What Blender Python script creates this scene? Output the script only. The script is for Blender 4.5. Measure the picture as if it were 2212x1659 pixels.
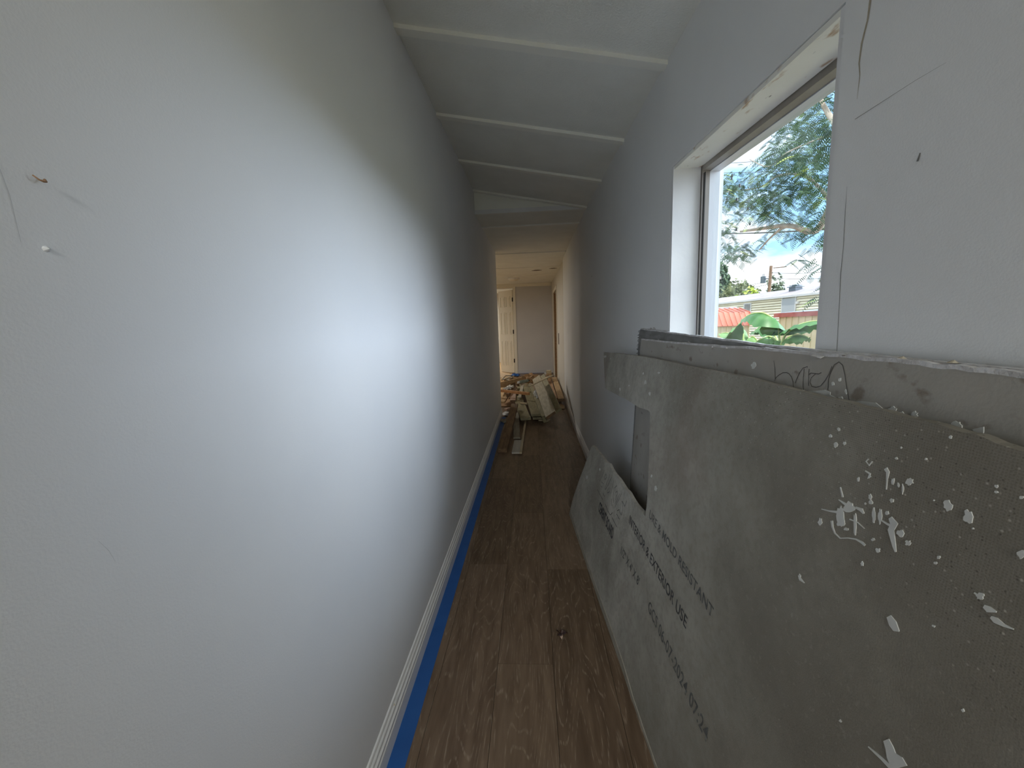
import bpy, bmesh, math, random
from mathutils import Vector, Matrix, noise
random.seed(7)
PI = math.pi
for _o in list(bpy.data.objects): bpy.data.objects.remove(_o)
SC = bpy.context.scene
COL = SC.collection

# ---------------------------------------------------------------- camera
cam_d = bpy.data.cameras.new('camera'); cam = bpy.data.objects.new('camera', cam_d); COL.objects.link(cam)
cam_d.sensor_fit = 'HORIZONTAL'; cam_d.sensor_width = 36.0; cam_d.lens = 830.0 / 2212.0 * 36.0
cam_d.clip_start = 0.02; cam_d.clip_end = 500
_r = ((0.99814818, -0.02722681, -0.0543959), (0.04997742, -0.14271142, 0.98850175), (-0.03467666, -0.98938979, -0.14108642))
cam.matrix_world = Matrix(((_r[0][0], -_r[0][1], -_r[0][2], 0.0), (_r[1][0], -_r[1][1], -_r[1][2], 0.0),
                           (_r[2][0], -_r[2][1], -_r[2][2], 1.2), (0, 0, 0, 1)))
SC.camera = cam
# ---------------------------------------------------------------- colour management
SC.view_settings.view_transform = 'Standard'
SC.view_settings.look = 'None'
SC.view_settings.gamma = 1.0
SC.view_settings.use_curve_mapping = False
SC.view_settings.exposure = 0.7
SC.cycles.use_denoising = True
SC.cycles.max_bounces = 14; SC.cycles.diffuse_bounces = 8; SC.cycles.glossy_bounces = 5
SC.cycles.transparent_max_bounces = 24
SC.cycles.caustics_reflective = False; SC.cycles.caustics_refractive = False
SC.cycles.sample_clamp_indirect = 6.0
# ---------------------------------------------------------------- sky
wd = bpy.data.worlds.new('sky'); SC.world = wd; wd.use_nodes = True
nt = wd.node_tree; nt.nodes.clear()
def N(t, ty, **k):
    n = t.nodes.new(ty)
    for a, v in k.items(): setattr(n, a, v)
    return n
tc = N(nt, 'ShaderNodeTexCoord'); mp = N(nt, 'ShaderNodeMapping'); mp.inputs['Scale'].default_value = (1.0, 1.0, 2.6)
nz = N(nt, 'ShaderNodeTexNoise'); nz.inputs['Scale'].default_value = 2.3; nz.inputs['Detail'].default_value = 7; nz.inputs['Roughness'].default_value = .55
cr = N(nt, 'ShaderNodeValToRGB'); cr.color_ramp.elements[0].position = .43; cr.color_ramp.elements[0].color = (.33, .58, .95, 1)
cr.color_ramp.elements[1].position = .54; cr.color_ramp.elements[1].color = (.95, .975, 1.03, 1)
bg = N(nt, 'ShaderNodeBackground'); bg.inputs['Strength'].default_value = 1.15
wo = N(nt, 'ShaderNodeOutputWorld')
nt.links.new(tc.outputs['Generated'], mp.inputs['Vector']); nt.links.new(mp.outputs['Vector'], nz.inputs['Vector'])
nt.links.new(nz.outputs['Fac'], cr.inputs['Fac']); nt.links.new(cr.outputs['Color'], bg.inputs['Color']); nt.links.new(bg.outputs['Background'], wo.inputs['Surface'])
# ---------------------------------------------------------------- sun
sd = bpy.data.lights.new('sun', 'SUN'); sd.energy = 3.6; sd.angle = math.radians(1.0); sd.color = (1.0, .95, .86)
so = bpy.data.objects.new('sun', sd); COL.objects.link(so)
so.rotation_euler = Vector((-.13, -.25, .96)).to_track_quat('Z', 'Y').to_euler()
# bright hazy sky low on the window side, as one very soft sun
gd = bpy.data.lights.new('hazy_sky_glow', 'SUN'); gd.energy = 6.5; gd.angle = math.radians(66); gd.color = (.81, .90, 1.06)
go = bpy.data.objects.new('hazy_sky_glow', gd); COL.objects.link(go)
go.rotation_euler = Vector((1.0, -.12, .30)).to_track_quat('Z', 'Y').to_euler()
# fill lamps added in the unseen rooms (made-up fixtures for them are built below)
def lamp(loc, e, size, col):
    l = bpy.data.lights.new('fill_lamp', 'AREA'); l.shape = 'DISK'; l.size = size; l.energy = e; l.color = col
    o = bpy.data.objects.new('fill_lamp', l); COL.objects.link(o); o.location = loc
lamp((.2, -3.0, 2.36), 100, .5, (.97, 1.0, .94))
lamp((-2.1, 7.6, 2.16), 26, .3, (1.0, .97, .88))
lamp((-1.6, 12.2, 2.3), 36, .3, (1.0, .97, .88))
# daylight portals in the window openings (they guide the sky's light, they add none)
def portal(loc, direction, sx, sy):
    l = bpy.data.lights.new('window_portal', 'AREA'); l.shape = 'RECTANGLE'; l.size = sx; l.size_y = sy; l.cycles.is_portal = True
    o = bpy.data.objects.new('window_portal', l); COL.objects.link(o); o.location = loc
    o.rotation_euler = Vector(direction).to_track_quat('-Z', 'Z').to_euler()
portal((.66, 1.05, 1.32), (-1, 0, 0), .78, .86)
portal((-3.93, 7.3, 1.45), (1, 0, 0), 1.5, 1.1)
portal((.2, -5.13, 1.45), (0, 1, 0), 3.2, 1.5)
portal((-2.7, 14.13, 1.4), (0, -1, 0), 1.4, 1.2)

# ---------------------------------------------------------------- materials
def srgb(r, g, b):
    f = lambda c: (c / 255.0 / 12.92) if c <= 10 else ((c / 255.0 + .055) / 1.055) ** 2.4
    return (f(r), f(g), f(b), 1)
MATS = {}
def mat(name, col, rough=.6, col2=None, nscale=8.0, stretch=(1, 1, 1), bump=0.0, bscale=60.0, metal=0.0, det=4.0, lo=.35, hi=.65, bdet=3, bstretch=None, spec=.5, trans=0.0, sheen=None):
    m = bpy.data.materials.new(name); m.use_nodes = True; t = m.node_tree; b = t.nodes['Principled BSDF']
    b.inputs['Roughness'].default_value = rough; b.inputs['Metallic'].default_value = metal
    b.inputs['Specular IOR Level'].default_value = spec
    b.inputs['Base Color'].default_value = (*col[:3], 1)
    tc = N(t, 'ShaderNodeTexCoord')
    def mapped(s):
        mp = N(t, 'ShaderNodeMapping'); mp.inputs['Scale'].default_value = s; t.links.new(tc.outputs['Object'], mp.inputs['Vector']); return mp
    if col2:
        mp = mapped(stretch); nz = N(t, 'ShaderNodeTexNoise'); nz.inputs['Scale'].default_value = nscale; nz.inputs['Detail'].default_value = det
        cr = N(t, 'ShaderNodeValToRGB'); cr.color_ramp.elements[0].position = lo; cr.color_ramp.elements[1].position = hi
        cr.color_ramp.elements[0].color = (*col[:3], 1); cr.color_ramp.elements[1].color = (*col2[:3], 1)
        t.links.new(mp.outputs[0], nz.inputs['Vector']); t.links.new(nz.outputs['Fac'], cr.inputs['Fac']); t.links.new(cr.outputs['Color'], b.inputs['Base Color'])
    if bump:
        mp = mapped(bstretch or stretch); nz = N(t, 'ShaderNodeTexNoise'); nz.inputs['Scale'].default_value = bscale; nz.inputs['Detail'].default_value = bdet
        bp = N(t, 'ShaderNodeBump'); bp.inputs['Strength'].default_value = bump; bp.inputs['Distance'].default_value = .004
        t.links.new(mp.outputs[0], nz.inputs['Vector']); t.links.new(nz.outputs['Fac'], bp.inputs['Height']); t.links.new(bp.outputs[0], b.inputs['Normal'])
    MATS[name] = m
    return m
def overlay(m, col, scale, lo, hi, stretch=(1, 1, 1), fac=1.0, voronoi=False, det=3, offset=(0, 0, 0)):
    """mix a second colour over the material's base colour by a noise mask"""
    t = m.node_tree; b = t.nodes['Principled BSDF']; inp = b.inputs['Base Color']
    tc = N(t, 'ShaderNodeTexCoord'); mp = N(t, 'ShaderNodeMapping'); mp.inputs['Scale'].default_value = stretch; mp.inputs['Location'].default_value = offset
    t.links.new(tc.outputs['Object'], mp.inputs['Vector'])
    if voronoi:
        nz = N(t, 'ShaderNodeTexVoronoi'); nz.inputs['Scale'].default_value = scale; out = nz.outputs['Distance']
    else:
        nz = N(t, 'ShaderNodeTexNoise'); nz.inputs['Scale'].default_value = scale; nz.inputs['Detail'].default_value = det; out = nz.outputs['Fac']
    t.links.new(mp.outputs[0], nz.inputs['Vector'])
    mr = N(t, 'ShaderNodeMapRange'); mr.inputs['From Min'].default_value = lo; mr.inputs['From Max'].default_value = hi; mr.inputs['To Max'].default_value = fac
    t.links.new(out, mr.inputs['Value'])
    mx = N(t, 'ShaderNodeMix', data_type='RGBA')
    t.links.new(mr.outputs[0], mx.inputs[0])
    if inp.is_linked:
        t.links.new(inp.links[0].from_socket, mx.inputs[6])
    else: mx.inputs[6].default_value = inp.default_value
    mx.inputs[7].default_value = (*col[:3], 1)
    t.links.new(mx.outputs[2], inp)
    return m

wall = mat('wall_paint', (.74, .75, .775), .62, (.77, .775, .79), 2.5, bump=.07, bscale=380, spec=.3)
wallR = mat('wall_paint_right', (.74, .745, .75), .6, (.77, .775, .775), 2.5, bump=.07, bscale=380, spec=.4)
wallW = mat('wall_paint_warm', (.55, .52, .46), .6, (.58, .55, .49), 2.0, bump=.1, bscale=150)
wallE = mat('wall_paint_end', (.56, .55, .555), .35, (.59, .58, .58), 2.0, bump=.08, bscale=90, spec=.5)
ceilm = mat('ceiling_texture_paint', (.78, .785, .74), .65, (.83, .835, .79), 5, bump=.55, bscale=150, bdet=4)
battm = mat('batten_paint', (.84, .84, .78), .5, (.88, .88, .82), 6, bump=.1, bscale=60)
trimw = mat('white_trim_paint', (.72, .72, .73), .4, (.80, .80, .80), 5, bump=.1, bscale=80)
doorw = mat('door_white', (.80, .76, .66), .4)
vinyl = mat('window_vinyl', (.62, .64, .68), .35, (.7, .72, .76), 3, stretch=(1, 1, .3))
trackm = mat('window_track', (.22, .19, .16), .45, (.34, .31, .28), 5, stretch=(1, 1, .3))
headm = mat('header_board_paint', (.84, .83, .76), .5, (.88, .87, .81), 6, bump=.1, bscale=60)
overlay(headm, (.42, .24, .11), 7.0, .60, .68, stretch=(5, 1.6, 2), fac=.85, det=5)
overlay(headm, (.06, .05, .04), 10.0, .70, .73, stretch=(6, 1.5, 2), fac=.9, det=5, offset=(3, 2, 0))
tapem = mat('blue_tape', (.014, .085, .30), .5, (.018, .10, .34), 12, bump=.05)
cement = mat('cement_board', (.37, .35, .305), .85, (.48, .455, .40), 11, det=8, bump=.14, bscale=420, bdet=2)
overlay(cement, (.21, .19, .155), 2.3, .46, .66, fac=.7, det=5)
overlay(cement, (.20, .185, .15), 60, .46, .66, fac=.30, det=5)
overlay(cement, (.48, .46, .41), 120, .60, .74, fac=.55, det=2, offset=(5, 2, 9))
overlay(cement, (.27, .18, .145), 1.7, .55, .70, fac=.5, det=3, offset=(4, 1, 2))
overlay(cement, (.075, .065, .05), 230, .28, .36, fac=.0)
overlay(cement, (.42, .40, .36), 55, .70, .76, fac=.7, det=2, offset=(1, 7, 3))
def weave(m, s=430.0):
    t = m.node_tree; b = t.nodes['Principled BSDF']; tc = N(t, 'ShaderNodeTexCoord')
    src = b.inputs['Base Color'].links[0].from_socket
    outs = []
    for ax in ('Y', 'Z'):
        w = N(t, 'ShaderNodeTexWave', wave_type='BANDS', bands_direction=ax); w.inputs['Scale'].default_value = s / 6.283 * 1.6
        w.inputs['Distortion'].default_value = 1.2; w.inputs['Detail'].default_value = 1.0; w.inputs['Detail Scale'].default_value = .6
        t.links.new(tc.outputs['Object'], w.inputs['Vector']); outs.append(w.outputs['Fac'])
    ml = N(t, 'ShaderNodeMath', operation='MULTIPLY'); t.links.new(outs[0], ml.inputs[0]); t.links.new(outs[1], ml.inputs[1])
    # the weave shows through more where the cement skin is thin (upper part of the sheet)
    sp = N(t, 'ShaderNodeSeparateXYZ'); t.links.new(tc.outputs['Object'], sp.inputs[0])
    nz = N(t, 'ShaderNodeTexNoise'); nz.inputs['Scale'].default_value = 3; t.links.new(tc.outputs['Object'], nz.inputs['Vector'])
    ad = N(t, 'ShaderNodeMath', operation='MULTIPLY_ADD'); ad.inputs[1].default_value = 1.4; t.links.new(nz.outputs['Fac'], ad.inputs[0]); t.links.new(sp.outputs['Z'], ad.inputs[2])
    mr = N(t, 'ShaderNodeMapRange'); mr.inputs['From Min'].default_value = 1.35; mr.inputs['From Max'].default_value = 1.75; mr.inputs['To Min'].default_value = .05; mr.inputs['To Max'].default_value = .62
    t.links.new(ad.outputs[0], mr.inputs['Value'])
    m2 = N(t, 'ShaderNodeMath', operation='MULTIPLY'); t.links.new(ml.outputs[0], m2.inputs[0]); t.links.new(mr.outputs[0], m2.inputs[1])
    mx = N(t, 'ShaderNodeMix', data_type='RGBA'); mx.inputs[7].default_value = (.13, .115, .09, 1)
    t.links.new(m2.outputs[0], mx.inputs[0]); t.links.new(src, mx.inputs[6]); t.links.new(mx.outputs[2], b.inputs['Base Color'])
    # pale grit and pits in the upper part
    for sc_, c_, a_, b_ in ((150, (.05, .04, .03, 1), .20, .08), (95, (.50, .47, .40, 1), .16, .05)):
        v = N(t, 'ShaderNodeTexVoronoi'); v.inputs['Scale'].default_value = sc_; t.links.new(tc.outputs['Object'], v.inputs['Vector'])
        r = N(t, 'ShaderNodeMapRange'); r.inputs['From Min'].default_value = a_; r.inputs['From Max'].default_value = b_; t.links.new(v.outputs['Distance'], r.inputs['Value'])
        m3 = N(t, 'ShaderNodeMath', operation='MULTIPLY'); t.links.new(r.outputs[0], m3.inputs[0]); t.links.new(mr.outputs[0], m3.inputs[1])
        x = N(t, 'ShaderNodeMix', data_type='RGBA'); x.inputs[7].default_value = c_
        t.links.new(m3.outputs[0], x.inputs[0]); t.links.new(b.inputs['Base Color'].links[0].from_socket, x.inputs[6]); t.links.new(x.outputs[2], b.inputs['Base Color'])
def darken_near_end(m, col, y0, y1, fac):
    '''noise-broken darker tone, stronger towards the near end of the sheet'''
    t = m.node_tree; b = t.nodes['Principled BSDF']; tc = N(t, 'ShaderNodeTexCoord'); sp = N(t, 'ShaderNodeSeparateXYZ'); t.links.new(tc.outputs['Object'], sp.inputs[0])
    nz = N(t, 'ShaderNodeTexNoise'); nz.inputs['Scale'].default_value = 4; nz.inputs['Detail'].default_value = 6; t.links.new(tc.outputs['Object'], nz.inputs['Vector'])
    a = N(t, 'ShaderNodeMath', operation='MULTIPLY_ADD'); a.inputs[1].default_value = 1.1; t.links.new(nz.outputs['Fac'], a.inputs[0]); t.links.new(sp.outputs['Y'], a.inputs[2])
    r = N(t, 'ShaderNodeMapRange'); r.inputs['From Min'].default_value = y0; r.inputs['From Max'].default_value = y1; r.inputs['To Min'].default_value = 0; r.inputs['To Max'].default_value = fac
    t.links.new(a.outputs[0], r.inputs['Value']); mx = N(t, 'ShaderNodeMix', data_type='RGBA'); mx.inputs[7].default_value = (*col, 1)
    t.links.new(r.outputs[0], mx.inputs[0]); t.links.new(b.inputs['Base Color'].links[0].from_socket, mx.inputs[6]); t.links.new(mx.outputs[2], b.inputs['Base Color'])
darken_near_end(cement, (.15, .132, .102), .80, -.25, .80)  # board gets darker towards its near end
weave(cement)
bandm = mat('cement_edge', (.26, .24, .20), .85, (.34, .31, .26), 30, bump=.4, bscale=120)
drym = mat('drywall_face', (.32, .30, .265), .8, (.39, .365, .33), 5, det=5, bump=.1, bscale=200)
overlay(drym, (.13, .09, .06), 22, .62, .70, fac=.6, det=4, stretch=(1, 1, 1.4))
overlay(drym, (.34, .26, .20), 2.0, .55, .7, fac=.5)
dryedge = mat('drywall_torn_edge', (.62, .61, .62), .8, (.45, .43, .42), 60, bump=.5, bscale=150)
dryback = mat('drywall_grey_back', (.17, .165, .16), .85, (.24, .235, .23), 4, stretch=(1, 3, 12), bump=.1, bscale=200)
paintw = mat('white_paint_drip', (.52, .52, .50), .6, (.60, .60, .57), 40)
ink = mat('grey_print_ink', (.085, .085, .085), .8, (.15, .148, .135), 90, lo=.4, hi=.7)
inkdark = mat('dark_print_ink', (.045, .045, .05), .8, (.11, .108, .10), 90, lo=.45, hi=.7)
pencil = mat('pencil_line', (.07, .065, .06), .8)
crackm = mat('crack_line', (.20, .195, .185), .9)
rubberm = mat('dark_rubber', (.06, .06, .06), .8)
stainm = mat('damp_stain_line', (.34, .29, .21), .9, (.44, .39, .31), 60)
scuffm = mat('faint_wall_scuff', (.52, .53, .55), .6)
def planks_mat(i):
    c = [((.105, .066, .040), (.18, .122, .080)), ((.085, .053, .032), (.15, .10, .063)), ((.122, .079, .049), (.195, .134, .088))][i % 3]
    m = mat('floor_plank_%d' % i, c[0], .42, c[1], 5.5, stretch=(7, .9, 1), det=8, lo=.32, hi=.68, bump=.12, bscale=40, bstretch=(12, 1, 1), spec=.4)
    t = m.node_tree; b = t.nodes['Principled BSDF']; tc = N(t, 'ShaderNodeTexCoord')
    mp = N(t, 'ShaderNodeMapping'); mp.inputs['Scale'].default_value = (5.0, .75, 1); mp.inputs['Location'].default_value = (i * 3.7 + .45, i * 5.1, 0)
    t.links.new(tc.outputs['Object'], mp.inputs['Vector'])
    w = N(t, 'ShaderNodeTexNoise'); w.inputs['Scale'].default_value = 1.6; w.inputs['Detail'].default_value = 1.5
    t.links.new(mp.outputs[0], w.inputs['Vector'])
    mm = N(t, 'ShaderNodeMath', operation='MULTIPLY'); mm.inputs[1].default_value = 26.0; t.links.new(w.outputs['Fac'], mm.inputs[0])
    sn = N(t, 'ShaderNodeMath', operation='SINE'); m2 = N(t, 'ShaderNodeMath', operation='MULTIPLY'); m2.inputs[1].default_value = 6.28
    t.links.new(mm.outputs[0], m2.inputs[0]); t.links.new(m2.outputs[0], sn.inputs[0])
    fine = N(t, 'ShaderNodeTexNoise'); fine.inputs['Scale'].default_value = 60; fine.inputs['Detail'].default_value = 4
    mp2 = N(t, 'ShaderNodeMapping'); mp2.inputs['Scale'].default_value = (5, .35, 1); t.links.new(tc.outputs['Object'], mp2.inputs['Vector']); t.links.new(mp2.outputs[0], fine.inputs['Vector'])
    r = N(t, 'ShaderNodeMapRange'); r.inputs['From Min'].default_value = .72; r.inputs['From Max'].default_value = 1.0; t.links.new(sn.outputs[0], r.inputs['Value'])
    r2 = N(t, 'ShaderNodeMapRange'); r2.inputs['From Min'].default_value = .45; r2.inputs['From Max'].default_value = .62; r2.inputs['To Max'].default_value = .75; t.links.new(fine.outputs['Fac'], r2.inputs['Value'])
    m3 = N(t, 'ShaderNodeMath', operation='MULTIPLY'); t.links.new(r.outputs[0], m3.inputs[0]); t.links.new(r2.outputs[0], m3.inputs[1])
    mx = N(t, 'ShaderNodeMix', data_type='RGBA'); mx.inputs[7].default_value = (.30, .235, .175, 1)
    t.links.new(m3.outputs[0], mx.inputs[0]); t.links.new(b.inputs['Base Color'].links[0].from_socket, mx.inputs[6]); t.links.new(mx.outputs[2], b.inputs['Base Color'])
    return m
PLM = [planks_mat(i) for i in range(3)]
def wood(name, a, b, **k): return mat(name, a, .7, b, 6, stretch=(6, .8, 6), bump=.2, bscale=30, bstretch=(10, 1, 10), **k)
W = dict(brown=wood('wood_brown', (.13, .075, .038), (.22, .135, .07)), grey=wood('wood_grey', (.20, .175, .13), (.30, .265, .20)),
         greyl=wood('wood_pale_grey', (.34, .31, .25), (.45, .41, .33)), white=wood('wood_white_painted', (.42, .40, .35), (.52, .50, .44)),
         pale=wood('wood_pale', (.42, .35, .23), (.55, .46, .31)), deck=wood('wood_deck_green', (.20, .175, .10), (.29, .26, .15)),
         palewood=wood('wood_deck_pale', (.33, .29, .20), (.46, .40, .29)), red=wood('wood_reddish', (.32, .18, .10), (.42, .25, .14)),
         tan=wood('wood_tan', (.38, .25, .13), (.50, .34, .18)), orange=wood('wood_orange', (.46, .22, .09), (.58, .31, .14)),
         pink=wood('wood_pinkish', (.38, .26, .20), (.48, .34, .27)), card=mat('cardboard_brown', (.30, .17, .08), .8, (.38, .23, .12), 5))
rawwood = wood('raw_stud_wood', (.26, .16, .08), (.36, .23, .12))
plasticm = mat('white_plastic_film', (.62, .62, .62), .25, (.8, .8, .8), 20)
paperm = mat('brown_paper', (.36, .22, .11), .7, (.48, .31, .17), 8)
canm = mat('grey_green_can', (.16, .20, .17), .35, (.30, .34, .30), 14, metal=.2)
blackp = mat('black_plastic', (.02, .02, .02), .4)
hingem = mat('dark_bronze_hinge', (.03, .022, .018), .45, metal=.6)
printp = mat('printed_white_bag', (.55, .55, .55), .6, (.25, .25, .28), 30, lo=.5, hi=.6)
bugm = mat('dark_dry_leaf', (.02, .008, .006), .5, (.05, .018, .012), 50)
bugl = mat('pale_dry_leaf', (.30, .20, .15), .6, (.38, .27, .2), 50)
# outdoors
leafm = mat('tree_leaf', (.022, .070, .045), .6, (.075, .16, .070), .9, det=3)
leafy = mat('tree_leaf_yellow', (.30, .42, .09), .6, (.42, .52, .16), 2)
barkm = mat('tree_bark', (.30, .25, .20), .9, (.42, .37, .31), 4, bump=.4, bscale=15)
banm = mat('banana_leaf', (.03, .12, .03), .45, (.075, .20, .05), 4, stretch=(1, 1, 1))
banm2 = mat('banana_leaf_pale', (.11, .25, .075), .5, (.20, .36, .13), 4)
ribm = mat('banana_midrib', (.42, .52, .18), .5)
sidm = mat('cream_siding', (.76, .70, .53), .6, (.82, .76, .60), 1.2)
sidgap = mat('siding_gap', (.16, .14, .10), .9)
roofm = mat('faded_metal_roof', (.24, .20, .21), .5, (.36, .34, .37), 1.5, stretch=(1, 4, 1))
roofred = mat('red_metal_roof', (.52, .15, .10), .4, (.60, .22, .15), 1.5)
fascr = mat('red_fascia', (.36, .07, .06), .5, (.45, .16, .13), 4)
whitem = mat('white_metal', (.52, .52, .54), .4)
greyd = mat('grey_door', (.36, .38, .42), .5)
beigem = mat('beige_post', (.34, .30, .26), .6, (.38, .34, .30), 2)
corrm = mat('beige_corrugated', (.68, .58, .38), .5, (.74, .64, .45), 2)
polem = mat('brown_pole', (.20, .12, .08), .8, (.28, .18, .12), 3)
transm = mat('transformer_grey', (.12, .15, .18), .5)
wirem = mat('wire_dark', (.10, .10, .11), .6)
farg = [mat('far_leaf_dark', (.05, .09, .055), .8, (.10, .16, .08), 1.0), mat('far_leaf_olive', (.13, .16, .07), .8, (.24, .27, .13), 1.0),
        mat('far_leaf_lime', (.34, .46, .05), .8, (.48, .60, .10), 2.0), mat('far_leaf_grey', (.10, .13, .09), .8, (.18, .22, .14), 1.0)]
grass = mat('grass_ground', (.20, .21, .11), .9, (.36, .33, .24), 1.2)
exteriorm = mat('outer_wall_siding', (.40, .38, .33), .7)
def glass_mat():
    m = bpy.data.materials.new('window_glass'); m.use_nodes = True; t = m.node_tree; t.nodes.clear()
    o = N(t, 'ShaderNodeOutputMaterial'); a = N(t, 'ShaderNodeBsdfTransparent'); g = N(t, 'ShaderNodeBsdfGlossy'); g.inputs['Roughness'].default_value = .02
    a.inputs['Color'].default_value = (.96, .98, .97, 1)
    mx = N(t, 'ShaderNodeMixShader'); mx.inputs[0].default_value = .035; t.links.new(a.outputs[0], mx.inputs[1]); t.links.new(g.outputs[0], mx.inputs[2])
    # faint translucent smears put in for glare and haze on the pane
    df = N(t, 'ShaderNodeBsdfTranslucent'); df.inputs['Color'].default_value = (.8, .85, .85, 1)
    tc = N(t, 'ShaderNodeTexCoord'); mp = N(t, 'ShaderNodeMapping'); mp.inputs['Scale'].default_value = (1, 3, 1.2); nz = N(t, 'ShaderNodeTexNoise'); nz.inputs['Scale'].default_value = 4; nz.inputs['Detail'].default_value = 5
    t.links.new(tc.outputs['Object'], mp.inputs[0]); t.links.new(mp.outputs[0], nz.inputs['Vector'])
    r = N(t, 'ShaderNodeMapRange'); r.inputs['From Min'].default_value = .45; r.inputs['From Max'].default_value = .75; r.inputs['To Min'].default_value = .0; r.inputs['To Max'].default_value = .02
    t.links.new(nz.outputs['Fac'], r.inputs[0])
    m2 = N(t, 'ShaderNodeMixShader'); t.links.new(r.outputs[0], m2.inputs[0]); t.links.new(mx.outputs[0], m2.inputs[1]); t.links.new(df.outputs[0], m2.inputs[2])
    t.links.new(m2.outputs[0], o.inputs['Surface']); return m
glassm = glass_mat()

# ---------------------------------------------------------------- mesh helpers
class MB:
    def __init__(s): s.v = []; s.f = []
    def add(s, vs, fs):
        n = len(s.v); s.v += [tuple(v) for v in vs]; s.f += [tuple(i + n for i in f) for f in fs]; return s
    def hexa(s, c):   # 4 bottom corners (ccw), 4 top corners
        return s.add(c, [(3, 2, 1, 0), (4, 5, 6, 7), (0, 1, 5, 4), (1, 2, 6, 5), (2, 3, 7, 6), (3, 0, 4, 7)])
    def box(s, x0, x1, y0, y1, z0, z1):
        return s.hexa([(x0, y0, z0), (x1, y0, z0), (x1, y1, z0), (x0, y1, z0), (x0, y0, z1), (x1, y0, z1), (x1, y1, z1), (x0, y1, z1)])
    def obox(s, p0, p1, w, t, roll=0.0, up=Vector((0, 0, 1)), taper=1.0):
        """box whose top-face centre line runs p0 -> p1"""
        p0 = Vector(p0); p1 = Vector(p1); a = (p1 - p0).normalized(); side = a.cross(up).normalized(); n = side.cross(a).normalized()
        q = Matrix.Rotation(roll, 3, a); side = q @ side; n = q @ n
        c = []
        for d in (-t, 0):
            for p, sg in ((p0, -1), (p0, 1), (p1, 1), (p1, -1)):
                k = taper if p is p1 else 1.0
                c.append(p + side * (sg * w / 2 * k) + n * d)
        return s.hexa(c)
    def tube(s, pts, r, n=6, r1=None):
        pts = [Vector(p) for p in pts]; base = len(s.v); k = len(pts)
        ref = Vector((.13, .2, 1)) if abs((pts[-1] - pts[0]).normalized().z) < .9 else Vector((1, .1, 0))
        for i, p in enumerate(pts):
            a = (pts[min(i + 1, k - 1)] - pts[max(i - 1, 0)]).normalized(); u = a.cross(ref).normalized(); v = a.cross(u)
            rr = r if r1 is None else r + (r1 - r) * i / (k - 1)
            for j in range(n): s.v.append(tuple(p + (u * math.cos(2 * PI * j / n) + v * math.sin(2 * PI * j / n)) * rr))
        for i in range(k - 1):
            for j in range(n):
                a0 = base + i * n + j; b0 = base + i * n + (j + 1) % n; s.f.append((a0, b0, b0 + n, a0 + n))
        s.f.append(tuple(base + j for j in reversed(range(n)))); s.f.append(tuple(base + (k - 1) * n + j for j in range(n)))
        return s
    def extrude(s, prof, y0, y1, fx):
        """profile [(offset, z)] swept along Y; fx(y, off) -> x"""
        n = len(prof); base = len(s.v)
        for y in (y0, y1):
            for o, z in prof: s.v.append((fx(y, o), y, z))
        for i in range(n):
            j = (i + 1) % n; s.f.append((base + i, base + j, base + n + j, base + n + i))
        s.f.append(tuple(base + i for i in reversed(range(n)))); s.f.append(tuple(base + n + i for i in range(n)))
        return s
    def mesh(s, name, m, org=(0, 0, 0)):
        me = bpy.data.meshes.new(name); o = Vector(org)
        me.from_pydata([tuple(Vector(v) - o) for v in s.v], [], s.f); me.validate(); me.update()
        b = bmesh.new(); b.from_mesh(me); bmesh.ops.recalc_face_normals(b, faces=b.faces); b.to_mesh(me); b.free()
        me.materials.append(m); return me
    def build(s, name, m, parent=None, org=None, smooth=False, bevel=0.0):
        if org is None: org = tuple(parent.matrix_basis.translation) if parent else (0, 0, 0)
        me = s.mesh(name, m, org)
        o = bpy.data.objects.new(name, me); COL.objects.link(o)
        if parent is None: o.location = org
        else:
            o.parent = parent
        if smooth: me.polygons.foreach_set('use_smooth', [True] * len(me.polygons))
        if bevel:
            md = o.modifiers.new('bevel', 'BEVEL'); md.width = bevel; md.segments = 1; md.limit_method = 'ANGLE'
        return o
WORLD0 = {}
def root_off(o):
    """world offset of a parented object's frame (nested parents keep zero local offsets)"""
    v = Vector((0, 0, 0))
    while o: v = v + o.location; o = o.parent
    return v
def part(mb, name, m, parent, **k): return mb.build(name, m, parent, org=tuple(root_off(parent)), **k)
def tag(o, label=None, cat=None, group=None, kind=None):
    if label: o['label'] = label
    if cat: o['category'] = cat
    if group: o['group'] = group
    if kind: o['kind'] = kind
    return o
def empty(name, loc, label=None, cat=None, group=None, kind=None):
    o = bpy.data.objects.new(name, None); COL.objects.link(o); o.location = loc; o.empty_display_size = .05
    return tag(o, label, cat, group, kind)
def thing(mb, name, m, label, cat, org, group=None, **k):
    return tag(mb.build(name, m, None, org=org, **k), label, cat, group)

# ================================================================= THE SHELL
XL = -.449
RP = [(-1.2, .502), (3.41, .478), (4.7, .487), (6.2, .512)]
RP2 = [(6.2, .526), (10.43, .552)]
def lerp(pts, y):
    if y <= pts[0][0]: return pts[0][1]
    for (a, b), (c, d) in zip(pts, pts[1:]):
        if y <= c: return b + (d - b) * (y - a) / (c - a)
    return pts[-1][1]
def XR(y): return lerp(RP, y) if y < 6.2 else lerp(RP2, y)
def zN(x, y): return 2.262 + .045 * (y - 1.4) - .19 * (x - XL)     # sloping ceiling over the near part
def zF(y): return 2.165 + .0306 * (y - 3.41)                        # level ceiling beyond the drop

def structure(mb, name, m, **k): return tag(mb.build(name, m, None, org=(0, 0, 0), **k), kind='structure')
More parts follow.
